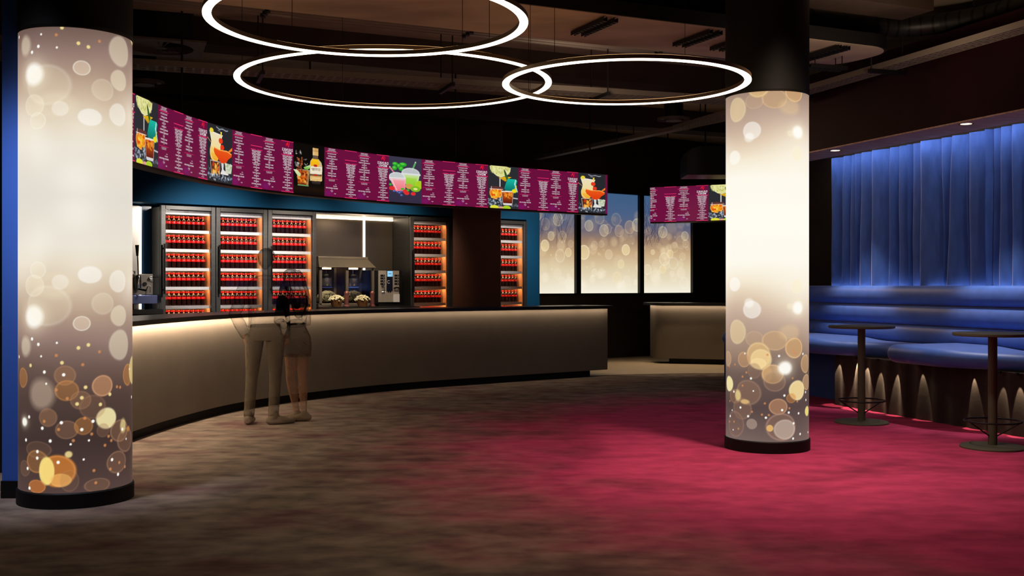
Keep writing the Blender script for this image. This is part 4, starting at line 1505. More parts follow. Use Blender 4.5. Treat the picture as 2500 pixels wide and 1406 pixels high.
# left end bay with the lever espresso machine
lb_ = MB()
barbox(lb_, -1.6, -.225, .33, .35, 1.1, 2.47)
struct(lb_, 'wall_bay_left', STEEL, 'brushed steel panel behind the espresso machine', 'wall')
lb_ = MB()
barbox(lb_, -.205, -.075, .33, .35, 1.1, 2.47)
struct(lb_, 'wall_bay_blue', mat('blue_gloss', (30, 70, 112), .25), 'glossy blue panel between steel panel and leftmost fridge', 'wall')
l2 = thing('corner_light', 'vertical lit strip behind the espresso machine', 'light', bar(-.20, .32, 1.1), ANG)
MB().box(-.035, -.012, -.006, .006, .0, 1.36).build('upright_strip', emit('corner_strip', (255, 244, 222), 4.0), l2)
MB().box(-1.0, -.012, -.012, .0, 1.27, 1.285).build('overhead_strip', emit('bay_top_strip', (255, 232, 196), 6.0), l2)
bc = thing('back_counter', 'dark back counter under the espresso machine', 'counter', bar(-.84, .05), ANG)
MB().box(-.76, .76, -.2, .27, 1.04, 1.10).build('worktop', SLABTOP, bc)
MB().box(-.76, .76, -.15, .27, 0, 1.04).build('cabinet_body', BLACK, bc)
em = thing('espresso_machine', 'steel lever espresso machine beside the left column', 'espresso machine', bar(-.46, .02, 1.10), ANG)
MB().box(-.52, .26, -.13, .27, .19, .46).build('body', mat('warm_steel', (150, 142, 132), .35, .8), em, bevel=.006)
MB().box(-.52, .29, -.21, .27, .075, .185).build('tray_front', mat('blue_grey_steel', (120, 128, 176), .3, .7), em, bevel=.006)
for x in (-.45, .02, .22):
    MB().cyl((x, .0, 0), (x, .0, .075), .03, 14).build('foot', BLACKM, em)
tc_ = MB()
for i in range(4):
    tc_.lathe([(.03, .462), (.042, .5), (.038, .5), (.028, .468)], 18, (-.4 + .17 * i, .07, 0))
tc_.build('cup_rail', WHITE, em)
lv = MB()
lv.lathe([(.04, .27), (.04, .42), (.03, .44)], 18, (.05, -.18, 0))
lv.box(.02, .08, -.18, -.12, .33, .41)
gh = lv.build('group_head', CHROME, em)
MB().tube([(.05, -.18, .44), (.04, -.2, .60), (.03, -.21, .70)], .008, 8).build('lever', CHROME, gh)
MB().tube([(.03, -.21, .69), (.025, -.215, .83)], .02, 10, rs=[.014, .026]).build('lever_grip', BLACKM, gh)
MB().tube([(.05, -.19, .27), (.08, -.28, .255), (.10, -.33, .25)], .014, 10).build('portafilter', BLACKM, gh)
MB().cyl((.15, -.131, .33), (.15, -.145, .33), .025, 18).build('pressure_gauge', BLACKM, em)
kn = MB()
kn.cyl((.22, -.131, .41), (.22, -.17, .41), .02, 14)
kn.tube([(.2, -.16, .41), (.26, -.2, .415), (.3, -.22, .42)], .006, 8)
kn.tube([(.2, -.15, .31), (.2, -.19, .29), (.2, -.19, .22)], .007, 8)
kn.build('steam_valve', CHROME, em)
#PART4

# ------------------------------------------------------------------ booth: curtain, backrest, seats, plinth
def booth_thing(name, label, cat, t, n, z=0.0, group=None):
    return thing(name, label, cat, booth(t, n, z), RZ_BOOTH, group)
# in a booth thing: local x runs along the wall towards the camera, local y runs out of the wall (-n), z up
# (RZ_BOOTH turns +x to U; +y is then U rotated by 90 degrees, which points into the wall)
SGN = 1.0 if (Vector((-UV.y, UV.x)) - DV).length < 1 else -1.0


def bx(mb, x0, x1, n0, n1, z0, z1):
    return mb.box(x0, x1, min(SGN * n0, SGN * n1), max(SGN * n0, SGN * n1), z0, z1)


# curtain of overlapping velvet panels; panel edges measured at the head and at the foot
def cur_t(px):
    k = (px - 1250) / F
    o = P0 + DV * .80
    return (k * o.y - o.x) / (UV.x - k * UV.y)


heads = [2035, 2056, 2063, 2080, 2092, 2110, 2136, 2171, 2178, 2197, 2218, 2228, 2256, 2302, 2331, 2358, 2369, 2417, 2426, 2448, 2477, 2512, 2550, 2600]
feet = [2035, 2054, 2059, 2075, 2095, 2104, 2134, 2171, 2175, 2197, 2224, 2226, 2253, 2311, 2316, 2364, 2372, 2420, 2424, 2442, 2479, 2514, 2552, 2602]
lift = [.09, .04, .08, .06, .09, .10, .11, .04, .09, .07, .08, .05, .12, .08, .10, .05, .09, .12, .05, .08, .10, .10, .09]
lift = [v * 1.0 for v in lift]
ct = booth_thing('curtain', 'blue velvet pleated curtain hanging above the booth backrest', 'curtain', 0, .86, 1.37)
hz = np.linspace(0, 1.70, 22)
cu = MB()
ncol = []
ht, ft = [cur_t(q) for q in heads], [cur_t(q) for q in feet]
while ht[-1] < 4.4:
    step = (.16, .11, .19, .09, .14)[len(ht) % 5]
    ht.append(ht[-1] + step)
    ft.append(ht[-1] + .01 * math.sin(len(ht)))
    lift.append((.06, .04, .075, .03, .065)[len(ht) % 5])
for i in range(len(ht) - 1):
    a0, a1 = ft[i], ft[i + 1]
    b0_, b1_ = ht[i], ht[i + 1]
    m = 12
    rows = []
    for k in range(m + 1):
        f = (0, .01, .03, .06, .10, .15, .22, .32, .44, .58, .72, .86, 1.0)[k]
        # each pleat: rolls out from the wall at its far edge, then slopes back under its neighbour
        g_ = min(1.0, f / .14)
        out = lift[i] * (.1 + .9 * math.sqrt(max(0.0, 1 - (1 - g_) ** 2))) * (1 - .8 * max(0, f - .14) / .86) + .014 * math.sin(PI * f)
        rows.append((f, out))
    base = len(cu.v)
    for z in hz:
        w = z / hz[-1]
        for f, out in rows:
            x = (a0 + (a1 - a0) * f) * (1 - w) + (b0_ + (b1_ - b0_) * f) * w
            sway = .004 * math.sin(5 * z + i)
            cu.v.append((x, SGN * -(out + .01 + sway), z))
    n = m + 1
    for r in range(len(hz) - 1):
        for k in range(m):
            cu.f.append((base + r * n + k, base + r * n + k + 1, base + (r + 1) * n + k + 1, base + (r + 1) * n + k))
            cu.mi.append(0)
t0, t1 = ht[0], ht[-1]
bx(cu, t0, t1, .0, .03, 0, 1.69)
cu.build('pleats', VELVET, ct, smooth=60, fix=False)

# backrest of three padded rolls
bk = booth_thing('wall_padding', 'blue padded wall backrest of three long horizontal rolls', 'backrest', 0, .60, .0)
X0, X1 = -3.2, 4.6
zr = [.735, .96, 1.185, 1.41]
for i in range(3):
    prof = []
    h = (zr[i + 1] - zr[i]) / 2
    zc = zr[i] + h
    for a in np.linspace(-PI / 2, PI / 2, 13):
        prof.append((-.075 * math.cos(a) ** .8 if abs(math.cos(a)) > 1e-6 else 0.0, zc + h * math.sin(a) * .985))
    prof += [(.12, zc + h * .985), (.12, zc - h * .985)]
    xs = np.linspace(X0, X1, 40)
    mb = MB()
    np_ = len(prof)
    for x in xs:
        for n, z in prof:
            mb.v.append((x, SGN * n, z))
    for k in range(len(xs) - 1):
        for q in range(np_):
            r = (q + 1) % np_
            mb.f.append((k * np_ + q, k * np_ + r, (k + 1) * np_ + r, (k + 1) * np_ + q))
            mb.mi.append(0)
    mb.f.append(tuple(range(np_))[::-1]); mb.mi.append(0)
    mb.f.append(tuple((len(xs) - 1) * np_ + q for q in range(np_))); mb.mi.append(0)
    mb.build('padded_roll', UPHOL, bk, smooth=50)
mb = MB()
bx(mb, X0, X1, .121, .135, .3, 1.395)
mb.build('back_board', BLUEP, bk)


# seats: rounded cushions whose front edge swells out at the far end of each bench
def smoothstep(a, b, x):
    t = max(0.0, min(1.0, (x - a) / (b - a)))
    return t * t * (3 - 2 * t)


def seat(label, ta, tb, nf, top):
    t = booth_thing('padded_bench', label, 'bench', ta, .1)
    xs = []
    r = .085
    for a in np.linspace(0, PI / 2, 9):
        xs.append((ta + r * 1.6 * (1 - math.cos(a)), math.sin(a)))
    for x in np.linspace(ta + r * 1.6, tb, 44)[1:]:
        xs.append((x, 1.0))
    mb = MB()
    cnt = None
    for x, s in xs:
        n0 = nf(x)
        zt = top(x)
        zb = .60
        rr = (zt - zb) / 2
        zc = (zt + zb) / 2
        ring = []
        for a in np.linspace(-PI / 2, PI / 2, 13):
            ring.append((n0 + rr * 1.1 - rr * 1.1 * math.cos(a), zc + rr * math.sin(a)))
        ring += [(.30, zt), (.52, zt), (.52, zb), (.3, zb)]
        cx, cz = (n0 + .52) / 2, zc
        k = max(s, .02)
        for n, z in ring:
            nn = cx + (n - cx) * (.55 + .45 * k)
            mb.v.append((x - ta, SGN * (nn - .1), cz + (z - cz) * k))
        cnt = len(ring)
    for i in range(len(xs) - 1):
        for q in range(cnt):
            w = (q + 1) % cnt
            mb.f.append((i * cnt + q, i * cnt + w, (i + 1) * cnt + w, (i + 1) * cnt + q))
            mb.mi.append(0)
    mb.f.append(tuple(range(cnt))[::-1]); mb.mi.append(0)
    mb.f.append(tuple((len(xs) - 1) * cnt + q for q in range(cnt))); mb.mi.append(0)
    mb.build('cushion', UPHOL, t, smooth=60)
    return t


seat('blue booth seat whose swollen end shows right of the far high table', 1.30, 4.6,
     lambda x: -.34 + .42 * smoothstep(2.0, 2.9, x), lambda x: .795 - .035 * smoothstep(1.9, 2.5, x))
seat('blue booth seat running behind the right column and the far high table', -2.3, 1.26,
     lambda x: -.27 + .40 * smoothstep(-.2, .9, x), lambda x: .795 - .035 * smoothstep(-.3, .3, x))

pl = booth_thing('booth_plinth', 'dark fluted plinth under the booth seats with small grazing lights', 'plinth', 0, .0)
mb = MB()
n = 150
pr = []
for k in range(n + 1):
    x = 0 + 4.6 * k / n
    pr.append((x, .012 * math.sin(x * 2 * PI / .26)))
poly = [(x, SGN * (y)) for x, y in pr] + [(4.6, SGN * .35), (0, SGN * .35)]
mb.prism(poly, 0.0, .59)
mb.build('fluted_front', FLUTE, pl)
LITX = [(.08, 1.0), (.45, 2.2), (.60, 1.6), (.84, 1.6), (1.12, 1.8), (1.55, 1.0), (2.30, 1.3), (2.66, .9), (2.88, 1.5)]
for x, k in LITX:
    MB().cyl((x, SGN * -.035, .575), (x, SGN * -.035, .598), .016, 12).build('puck_light', BLACKM, pl)
bp2 = booth_thing('booth_plinth', 'plain royal blue bench base behind the right column', 'plinth', -3.2, .34)
mb = MB()
bx(mb, 0, 3.19, 0, .2, 0, .59)
mb.build('base_board', mat('deep_blue_board', (34, 66, 140), .6), bp2)
for x, k in LITX:
    p = booth(x, -.04, .57)
    q = booth(x, .03, 0.0)
    spot(p, q, 12.0 * k, 30 if x > .7 else 46, .35, (255, 222, 184), .004)

# soffit downlights
for k, (x, y) in enumerate(((3.91, 13.13), (4.59, 10.97))):
    d = thing('downlight', ('recessed downlight in the soffit above the far end of the curtain', 'recessed downlight in the soffit nearest the camera')[k], 'downlight', (x, y, 3.045), 0, 'soffit downlights')
    MB().lathe([(.075, -.004), (.075, 0), (.055, 0), (.055, -.004)], 24, cap=False).build('trim_ring', mat('downlight_trim', (170, 150, 130), .5), d)
    MB().lathe([(.054, -.002), (.054, -.0005)], 24).build('lens', DOWN, d)
    spot((x, y, 3.03), booth(-.25 + 2.27 * k, .30, 1.0), 200, 50, .8, (255, 244, 234), .03)
# led ribbons that graze the curtain: one in the soffit edge, one on top of the padding
cv = thing('cove_light', 'lit ribbon hidden in the soffit above the curtain', 'light', booth(-1.2, .60, 3.075), RZ_BOOTH)
MB().box(0, 5.6, -.006, .006, 0, .012).build('led_ribbon', emit('cove_led', (230, 232, 255), 44.0), cv)
cv = thing('cove_light', 'lit ribbon on the padding at the foot of the curtain', 'light', booth(-1.2, .738, 1.375), RZ_BOOTH)
MB().box(0, 5.6, -.005, .005, 0, .006).build('led_ribbon', emit('foot_led', (224, 228, 255), 16.0), cv)


# ------------------------------------------------------------------ high tables
def high_table(label, x, y, rz):
    t = thing('high_table', label, 'table', (x, y, 0), rz, 'high bar tables by the booth')
    MB().lathe([(.27, 0), (.27, .012), (.262, .02), (.05, .026)], 48).build('base_disc', TABLE, t)
    MB().lathe([(.038, .02), (.038, .965)], 24).build('pole', TABLE, t)
    MB().lathe([(.05, .962), (.12, .966), (.316, .972), (.328, .978), (.328, .994), (.322, 1.0)], 56).build('tabletop', TABLE, t)
    ring = MB().tube([(.232 * math.cos(a), .232 * math.sin(a), .232) for a in np.linspace(0, 2 * PI, 49)[:-1]], .008, 8, closed=True).build('footrest_ring', BLACKM, t)
    for k in range(3):
        a = 2 * PI * k / 3
        MB().cyl((.036 * math.cos(a), .036 * math.sin(a), .105), (.23 * math.cos(a), .23 * math.sin(a), .23), .006, 8).build('strut', BLACKM, ring)
    return t


high_table('bronze round high table beside the swollen end of the booth seat', 3.59, 11.15, 1.1)
high_table('bronze round high table cut by the picture edge, nearest the camera', 4.18, 9.44, 1.3)
#PART5

# ------------------------------------------------------------------ ceiling services
DUCT = mat('black_duct', (46, 43, 40), .45, .4, noise=.1, nscale=4)
TRAYM = mat('zinc_tray', (128, 116, 102), .6, .3)
ROD = mat('hanger_rod', (26, 24, 22), .5, .4)


def rnd_path(pts, n=6, r=.45):
    """polyline with rounded corners"""
    out = [Vector(pts[0])]
    for a, b, c in zip(pts[:-2], pts[1:-1], pts[2:]):
        a, b, c = Vector(a), Vector(b), Vector(c)
        p, q = b + (a - b).normalized() * r, b + (c - b).normalized() * r
        for k in range(n + 1):
            t = k / n
            out.append((p * (1 - t) + b * t) * (1 - t) + (b * (1 - t) + q * t) * t)
    out.append(Vector(pts[-1]))
    return out


dz = 4.16
dpts = [(-1.2, 9.25, dz), (1.29, 10.37, dz), (2.70, 11.02, dz), (4.16, 11.66, dz), (4.86, 11.1, dz), (5.6, 9.0, dz)]
path = rnd_path(dpts)
dt = thing('ventilation_duct', 'round black ventilation duct bending above the booth', 'duct', (2.7, 11.02, dz))
MB().tube(path, .105, 24).build('duct_run', DUCT, dt, org=dt.location)
L_ = 0
for p, q in zip(path[:-1], path[1:]):
    n = max(1, int((q - p).length / .62))
    for k in range(n):
        c = p.lerp(q, (k + .5) / n)
        d = (q - p).normalized() * .012
        if (q - p).length > .08:
            MB().tube([c - d, c + d], .109, 24).build('seam_band', BLACKM, dt, org=dt.location)
for x, y in ((3.76, 11.48), (4.76, 11.18), (1.9, 10.65), (.4, 9.97)):
    MB().cyl((x, y, dz + .1), (x, y, 4.397), .012, 8).build('hanger_rod', ROD, dt, org=dt.location)

# suspended raft behind the right column
u2, v2 = Vector((.907, .42)), Vector((-.42, .907))
o2 = Vector((2.03, 10.14))


def raft(a, d):
    p = o2 + u2 * a + v2 * d
    return (p.x, p.y)


outl = [raft(-5.5, 0), raft(1.78, 0)] + [raft(1.78 + .0 + .35 * math.sin(t), .35 - .35 * math.cos(t) + .0) for t in np.linspace(.2, PI / 2, 6)] + [raft(2.13 - .45 * (1 - math.cos(t)), .5 + .6 * math.sin(t)) for t in np.linspace(0, PI / 2, 8)] + [raft(-5.5, 1.1)]
rf = thing('ceiling_raft', 'suspended dark edged ceiling raft behind the right column', 'ceiling panel', (o2.x, o2.y, 3.81))
MB().prism(outl, 3.812, 3.94).build('edge_frame', BLACK, rf, org=rf.location)
ins = [(o2.x + (x - o2.x) * .985, o2.y + (y - o2.y) * .985 + .012) for x, y in outl]
MB().prism(ins, 3.806, 3.8115).build('soffit_board', CEIL, rf, org=rf.location)
for a in (-4.4, -2.2, -.6, 1.2):
    x, y = raft(a, .55)
    MB().cyl((x, y, 3.94), (x, y, 4.397), .01, 8).build('hanger_rod', ROD, rf, org=rf.location)


def strut(label, x, y, z, ang, ln):
    t = thing('strut_channel', label, 'bracket', (x, y, z), ang, 'slotted strut brackets under the ceiling raft')
    for s in (-.055, .055):
        mb = MB()
        mb.box(-ln / 2, ln / 2, s - .02, s - .016, 0, .04).box(-ln / 2, ln / 2, s + .016, s + .02, 0, .04)
        for k in range(int(ln / .06)):
            mb.box(-ln / 2 + .06 * k, -ln / 2 + .06 * k + .03, s - .016, s + .016, 0, .004)
        mb.build('channel', ROD, t)
        for e in (-ln / 2 + .06, ln / 2 - .06):
            MB().cyl((e, s, .004), (e, s, 3.803 - z), .006, 6).build('threaded_rod', ROD, t)
    return t


AV = math.atan2(v2.y, v2.x)
for lab, a in (('strut bracket under the left part of the ceiling raft', -1.25), ('strut bracket just left of the right column under the raft', -.12), ('strut bracket above the right column under the raft', .32), ('strut bracket near the rounded raft end', 1.42)):
    x, y = raft(a, .35)
    strut(lab, x, y, 3.755, AV, .62)
x, y = raft(1.62, .55)
strut('low cross bracket under the rounded raft end', x, y, 3.66, AV - PI / 2 - .1, .45)


def cable_tray(label, a, b, z, w, rods, cross=True):
    a, b = Vector(a), Vector(b)
    ln = (b - a).length
    d = (b - a).normalized()
    t = thing('cable_tray', label, 'cable tray', (a.x, a.y, z), math.atan2(d.y, d.x))
    mb = MB()
    mb.box(0, ln, 0, .006, 0, .06).box(0, ln, w - .006, w, 0, .06)
    nb = 5
    for k in range(nb):
        y = .006 + (w - .012) * k / (nb - 1)
        mb.box(0, ln, max(.006, y - .011), min(w - .006, y + .011), 0, .003)
    n = int(ln / .09)
    for k in range(n):
        x = .09 * k
        mb.box(x, x + .028, .0065, w - .0065, .0032, .006)
    mb.build('perforated_tray', TRAYM, t)
    for f in rods:
        x = ln * f
        if cross:
            MB().box(x - .02, x + .02, -.12, w + .12, -.045, -.004).build('cross_bracket', ROD, t)
        for y in (-.09, w + .09):
            MB().cyl((x, y, -.02), (x, y, 4.397 - z), .008, 6).build('threaded_rod', ROD, t)
    return t


cable_tray('perforated cable tray hung along the maroon upper wall', booth(-3.4, -.40)[:2], booth(5.0, -.36)[:2], 3.70, .22, (.30, .56, .86))
cable_tray('perforated cable tray hung across the foyer above the rings', (-5.2, 10.35), (3.5, 13.3), 3.62, .30, (.08, .3, .52, .72, .93))
cable_tray('narrow cable tray slanting through the dark towards the far windows', (.4, 19.9), (3.1, 14.8), 3.72, .14, (.2, .5, .8), False)

# three long pipes and downstand beams
pd = Vector((2.3, 1.05)).normalized()
for k in range(3):
    o_ = Vector((.22, 11.8)) + Vector((-pd.y, pd.x)) * .11 * k
    a, b = o_ - pd * 6.2, o_ + pd * 3.6
    c = thing('service_pipe', ('service pipe nearest the camera of three under the ceiling', 'middle one of three service pipes under the ceiling', 'service pipe farthest from the camera of three under the ceiling')[k], 'pipe', (o_.x, o_.y, 4.12), 0, 'long service pipes under the ceiling')
    MB().tube([(a.x, a.y, 4.12), (b.x, b.y, 4.12)], .026, 12).build('pipe_run', GALV, c, org=c.location)
    for f in (.12, .34, .56, .8):
        p = a.lerp(b, f)
        MB().box(p.x - .02, p.x + .02, p.y - .034, p.y + .034, 4.08, 4.397).build('pipe_clip', ROD, c, org=c.location)
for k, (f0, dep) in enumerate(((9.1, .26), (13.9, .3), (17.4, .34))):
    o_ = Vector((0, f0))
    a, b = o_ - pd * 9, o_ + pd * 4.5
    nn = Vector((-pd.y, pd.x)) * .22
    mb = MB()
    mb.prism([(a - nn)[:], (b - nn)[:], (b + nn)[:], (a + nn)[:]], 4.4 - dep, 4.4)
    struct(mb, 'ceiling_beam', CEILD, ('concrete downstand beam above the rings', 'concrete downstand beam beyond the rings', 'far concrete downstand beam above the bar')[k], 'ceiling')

# swirl diffuser plate, round diffusers, duct box, hanging boards
PLATE = mat('grey_plate', (96, 84, 72), .7, noise=.1, nscale=3)
sw = thing('swirl_diffuser', 'square ceiling plate with round swirl air diffuser beside the left column', 'air diffuser', (-3.70, 11.45, 3.91), .35)
fp = MB()
npl = 40
for i in range(npl):
    a, b = 2 * PI * i / npl, 2 * PI * (i + 1) / npl

    def sq(t):
        m = .43 / max(abs(math.cos(t)), abs(math.sin(t)))
        return (m * math.cos(t), m * math.sin(t))
    i0, i1 = (.33 * math.cos(a), .33 * math.sin(a)), (.33 * math.cos(b), .33 * math.sin(b))
    o0, o1 = sq(a), sq(b)
    n = len(fp.v)
    fp.v += [i0 + (0,), i1 + (0,), o1 + (0,), o0 + (0,), i0 + (.02,), i1 + (.02,), o1 + (.02,), o0 + (.02,)]
    for f in ((0, 1, 2, 3), (7, 6, 5, 4), (0, 4, 5, 1), (2, 6, 7, 3)):
        fp.f.append(tuple(n + q for q in f))
        fp.mi.append(0)
fp.build('face_plate', PLATE, sw)
va = MB()
for k in range(24):
    a = 2 * PI * k / 24
    c, s = math.cos(a), math.sin(a)
    p = [(.05, -.008, 0), (.325, -.035, 0), (.325, .02, .025), (.05, .008, .012)]
    va.add([(x * c - y * s, x * s + y * c, z) for x, y, z in p] + [(x * c - y * s, x * s + y * c, z + .004) for x, y, z in p], [(0, 1, 2, 3), (7, 6, 5, 4), (0, 4, 5, 1), (1, 5, 6, 2), (2, 6, 7, 3), (3, 7, 4, 0)])
va.lathe([(.055, 0), (.055, .03)], 20)
va.build('swirl_vanes', PLATE, sw)
MB().lathe([(.33, .04), (.33, .485)], 32).build('plenum', BLACK, sw)
for lab, x, y, z, r in (('round ceiling diffuser half hidden by the left column', -4.2, 12.4, 3.71, .23), ('round ceiling diffuser left of the right column', 2.30, 15.45, 3.763, .235)):
    rd = thing('round_diffuser', lab, 'air diffuser', (x, y, z), 0)
    MB().lathe([(r, 0), (r * .97, .03), (r * .62, .02), (r * .6, 0)], 36, cap=False).build('outer_cone', PLATE, rd)
    MB().lathe([(r * .5, -.012), (r * .46, .012), (r * .1, .012), (r * .08, -.004)], 36).build('inner_cone', PLATE, rd)
    MB().lathe([(r * .58, .02), (r * .58, 4.397 - z)], 28).build('duct_neck', BLACK, rd)
hb = thing('hanging_board', 'pale acoustic board hung under the ceiling near the left column', 'ceiling panel', (-3.3, 10.55, 4.2), .35)
MB().box(-.5, .5, -.55, .55, 0, .05).build('board', CEIL, hb)
for x in (-.4, .4):
    MB().cyl((x, 0, .05), (x, 0, .197), .008, 6).build('hanger_rod', ROD, hb)
db = thing('duct_box', 'rounded black duct box beyond the short menu screen', 'duct', (3.9, 17.4, 3.15))
bxp = [(-1.15, 0), (1.6, 0), (1.6, .45), (-.95, .45), (-1.08, .41), (-1.15, .3)]
mb = MB()
mb.prism(bxp, -.35, .35)
mb.v = [(x, z, y) for x, y, z in mb.v]
mb.build('casing', DUCT, db)
for x in (-.8, 1.3):
    MB().cyl((x, 0, .45), (x, 0, 1.247), .012, 8).build('hanger_rod', ROD, db)
#PART6

# ------------------------------------------------------------------ two see-through figures at the bar
def blend(name, tubes, voxel=.009, smooth=6, spheres=()):
    """one continuous skin grown over overlapping limbs"""
    mb = MB()
    for pts, rs in tubes:
        pts = [Vector(p) for p in pts]
        rs = [r if isinstance(r, tuple) else (r, r) for r in rs]
        mb.tube(pts, 0, 16, rs=rs)
        for p, r in ((pts[0], rs[0]), (pts[-1], rs[-1])):
            if min(r) < .066:
                mb.sphere(p, min(r), 14, (1, 1, 1), 8)
    for c, r, sc in spheres:
        mb.sphere(c, r, 20, sc, 14)
    o = mb.build(name, BLACK, None, smooth=0, fix=True)
    m = o.modifiers.new('r', 'REMESH')
    m.mode = 'VOXEL'
    m.voxel_size = voxel
    m2 = o.modifiers.new('s', 'SMOOTH')
    m2.iterations = smooth
    m2.factor = .5
    dg = bpy.context.evaluated_depsgraph_get()
    me = bpy.data.meshes.new_from_object(o.evaluated_get(dg))
    old = o.data
    bpy.data.objects.remove(o)
    bpy.data.meshes.remove(old)
    me.name = name
    me.polygons.foreach_set('use_smooth', [True] * len(me.polygons))
    return me


def part(name, me, m, parent, label=None, bare=None):
    me.materials.clear()
    me.materials.append(m)
    if bare:
        # only the uncovered skin shows as skin; the rest of the figure is a thin dark veil
        me.materials.append(VEIL)
        me.materials.append(UNDER)
        me.polygons.foreach_set('material_index', [bare(p.center) for p in me.polygons])
    o = bpy.data.objects.new(name, me)
    COL.objects.link(o)
    o.parent = parent
    if label:
        o['label'] = label
    return o


def hand(wrist, d, palm_n, s=1.0, curl=.35):
    """tubes of a relaxed hand: d along the hand, palm_n out of the palm"""
    d, n = Vector(d).normalized(), Vector(palm_n).normalized()
    w = d.cross(n).normalized()
    wr = Vector(wrist)
    T = [([wr, wr + d * .045 * s, wr + d * .09 * s], [(.026 * s, .017 * s), (.036 * s, .015 * s), (.038 * s, .012 * s)])]
    for k, ln in enumerate((.068, .078, .073, .058)):
        b = wr + d * .085 * s + w * (.028 - .0187 * k) * s
        a1 = curl * (1 + .15 * k)
        p1 = b + (d * math.cos(a1 * .5) + n * math.sin(a1 * .5)) * ln * .45 * s
        p2 = p1 + (d * math.cos(a1 * 1.4) + n * math.sin(a1 * 1.4)) * ln * .33 * s
        p3 = p2 + (d * math.cos(a1 * 2.2) + n * math.sin(a1 * 2.2)) * ln * .26 * s
        T.append(([b, p1, p2, p3], [.0088 * s, .0086 * s, .0078 * s, .0068 * s]))
    b = wr + d * .03 * s + w * .028 * s
    p1 = b + (d * .6 + w * .7 + n * .3).normalized() * .036 * s
    p2 = p1 + (d * .9 + w * .25 + n * .4).normalized() * .030 * s
    T.append(([b, p1, p2], [.012 * s, .010 * s, .008 * s]))
    return T


def head(c, fw, up, h=.23):
    """spheres and tubes of a head centred at c, looking along fw"""
    c, fw, up = Vector(c), Vector(fw).normalized(), Vector(up).normalized()
    sd = fw.cross(up).normalized()
    k = h / .23
    T = [([c + up * .02 * k - fw * .012 * k, c - up * .05 * k + fw * .02 * k, c - up * .095 * k + fw * .045 * k], [(.073 * k, .088 * k), (.062 * k, .072 * k), (.034 * k, .03 * k)]),
         ([c + fw * .078 * k + up * .012 * k, c + fw * .098 * k - up * .022 * k], [.011 * k, .016 * k]),
         ([c + fw * .076 * k - up * .052 * k - sd * .02 * k, c + fw * .082 * k - up * .052 * k, c + fw * .076 * k - up * .052 * k + sd * .02 * k], [.007 * k, .01 * k, .007 * k])]
    for q in (-1, 1):
        T.append(([c + sd * q * .076 * k - up * .03 * k, c + sd * q * .081 * k + up * .022 * k], [.010 * k, .015 * k]))
        T.append(([c + fw * .074 * k + sd * q * .018 * k + up * .026 * k, c + fw * .066 * k + sd * q * .048 * k + up * .028 * k], [.009 * k, .008 * k]))
    Sp = [(tuple(c + up * .032 * k - fw * .008 * k), .086 * k, (.9, 1.08, .98))]
    return T, Sp


SKIN = sheer('sheer_skin', (178, 130, 96), .55, .3, 2)
VEIL = sheer('sheer_veil', (20, 16, 15), .16, .6, 2.5)
UNDER = sheer('sheer_under', (20, 16, 15), .02, .03, 2)
TROUS = sheer('sheer_trousers', (104, 91, 73), .72, .25, 2.5)
SHIRT = sheer('sheer_shirt', (22, 18, 16), .26, .66, 1.8)
HAIR = sheer('sheer_hair', (12, 9, 8), .45, .5, 1.6)
SHOE = sheer('sheer_shoes', (124, 110, 92), .78, .2, 2)

# --- man, seen from behind, left hand in his pocket
M0 = (-2.51, 11.05, 0)
man = thing('person', 'see-through person in pale trousers, back turned, one hand in pocket', 'person', M0, 0.0)


def leg(hip, knee, ank, k=1.0):
    hip, knee, ank = Vector(hip), Vector(knee), Vector(ank)
    return ([hip, hip.lerp(knee, .35), hip.lerp(knee, .75), knee, knee.lerp(ank, .3), knee.lerp(ank, .7), ank],
            [.092 * k, .085 * k, .064 * k, .055 * k, .057 * k, .043 * k, .036 * k])


mh = [(-.105, 0, .93), (.10, 0, .93)]
mk = [(-.145, .03, .49), (.095, .03, .49)]
ma = [(-.165, -.01, .09), (.085, -.02, .09)]
mT = [leg(mh[0], mk[0], ma[0]), leg(mh[1], mk[1], ma[1])]
mT.append(([(-.165, -.03, .045), (-.175, .07, .035), (-.185, .17, .025)], [.036, .04, .026]))
mT.append(([(.085, -.045, .045), (.155, .0, .035), (.235, .05, .025)], [.036, .04, .026]))
mT.append(([(0, 0, .88), (0, 0, .98), (-.005, .01, 1.12), (-.015, .0, 1.28), (-.02, 0, 1.40), (-.015, .0, 1.47)], [(.17, .12), (.165, .115), (.145, .10), (.17, .115), (.185, .105), (.11, .075)]))
mT.append(([(-.01, .0, 1.45), (0, .015, 1.53), (.008, .02, 1.58)], [.062, .056, .056]))
arm_r = lambda a, b, c: ([Vector(a), Vector(a).lerp(Vector(b), .5), Vector(b), Vector(b).lerp(Vector(c), .4), Vector(c)], [.06, .052, .044, .042, .029])
mT.append(arm_r((-.20, 0, 1.415), (-.295, -.05, 1.12), (-.20, .0, .90)))
mT.append(arm_r((.165, 0, 1.415), (.185, -.01, 1.12), (.195, .05, .90)))
mT += hand((-.20, .0, .90), (.25, .12, -1), (.9, .1, .2), 1.0, .25)
mT += hand((.195, .05, .90), (-.02, .12, -1), (-1, .1, 0), 1.0, .45)
hT, hS = head((.008, .03, 1.665), (.15, 1, -.02), (0, .02, 1))
me = blend('body', mT + hT, .0075, 5, hS)
part('body', me, SKIN, man, None, lambda c: 0 if abs(c.z - .80) < .11 and (c.x > .185 or c.x < -.19) else (1 if c.z > 1.5 else 2))
hair = blend('hair', [([(.008, -.02, 1.70), (.008, -.035, 1.66), (.005, -.03, 1.61)], [(.08, .07), (.076, .06), (.06, .04)])], .009, 5, [((.008, .012, 1.71), .094, (.92, 1.1, .88))])
part('hair', hair, HAIR, man)
tr = []
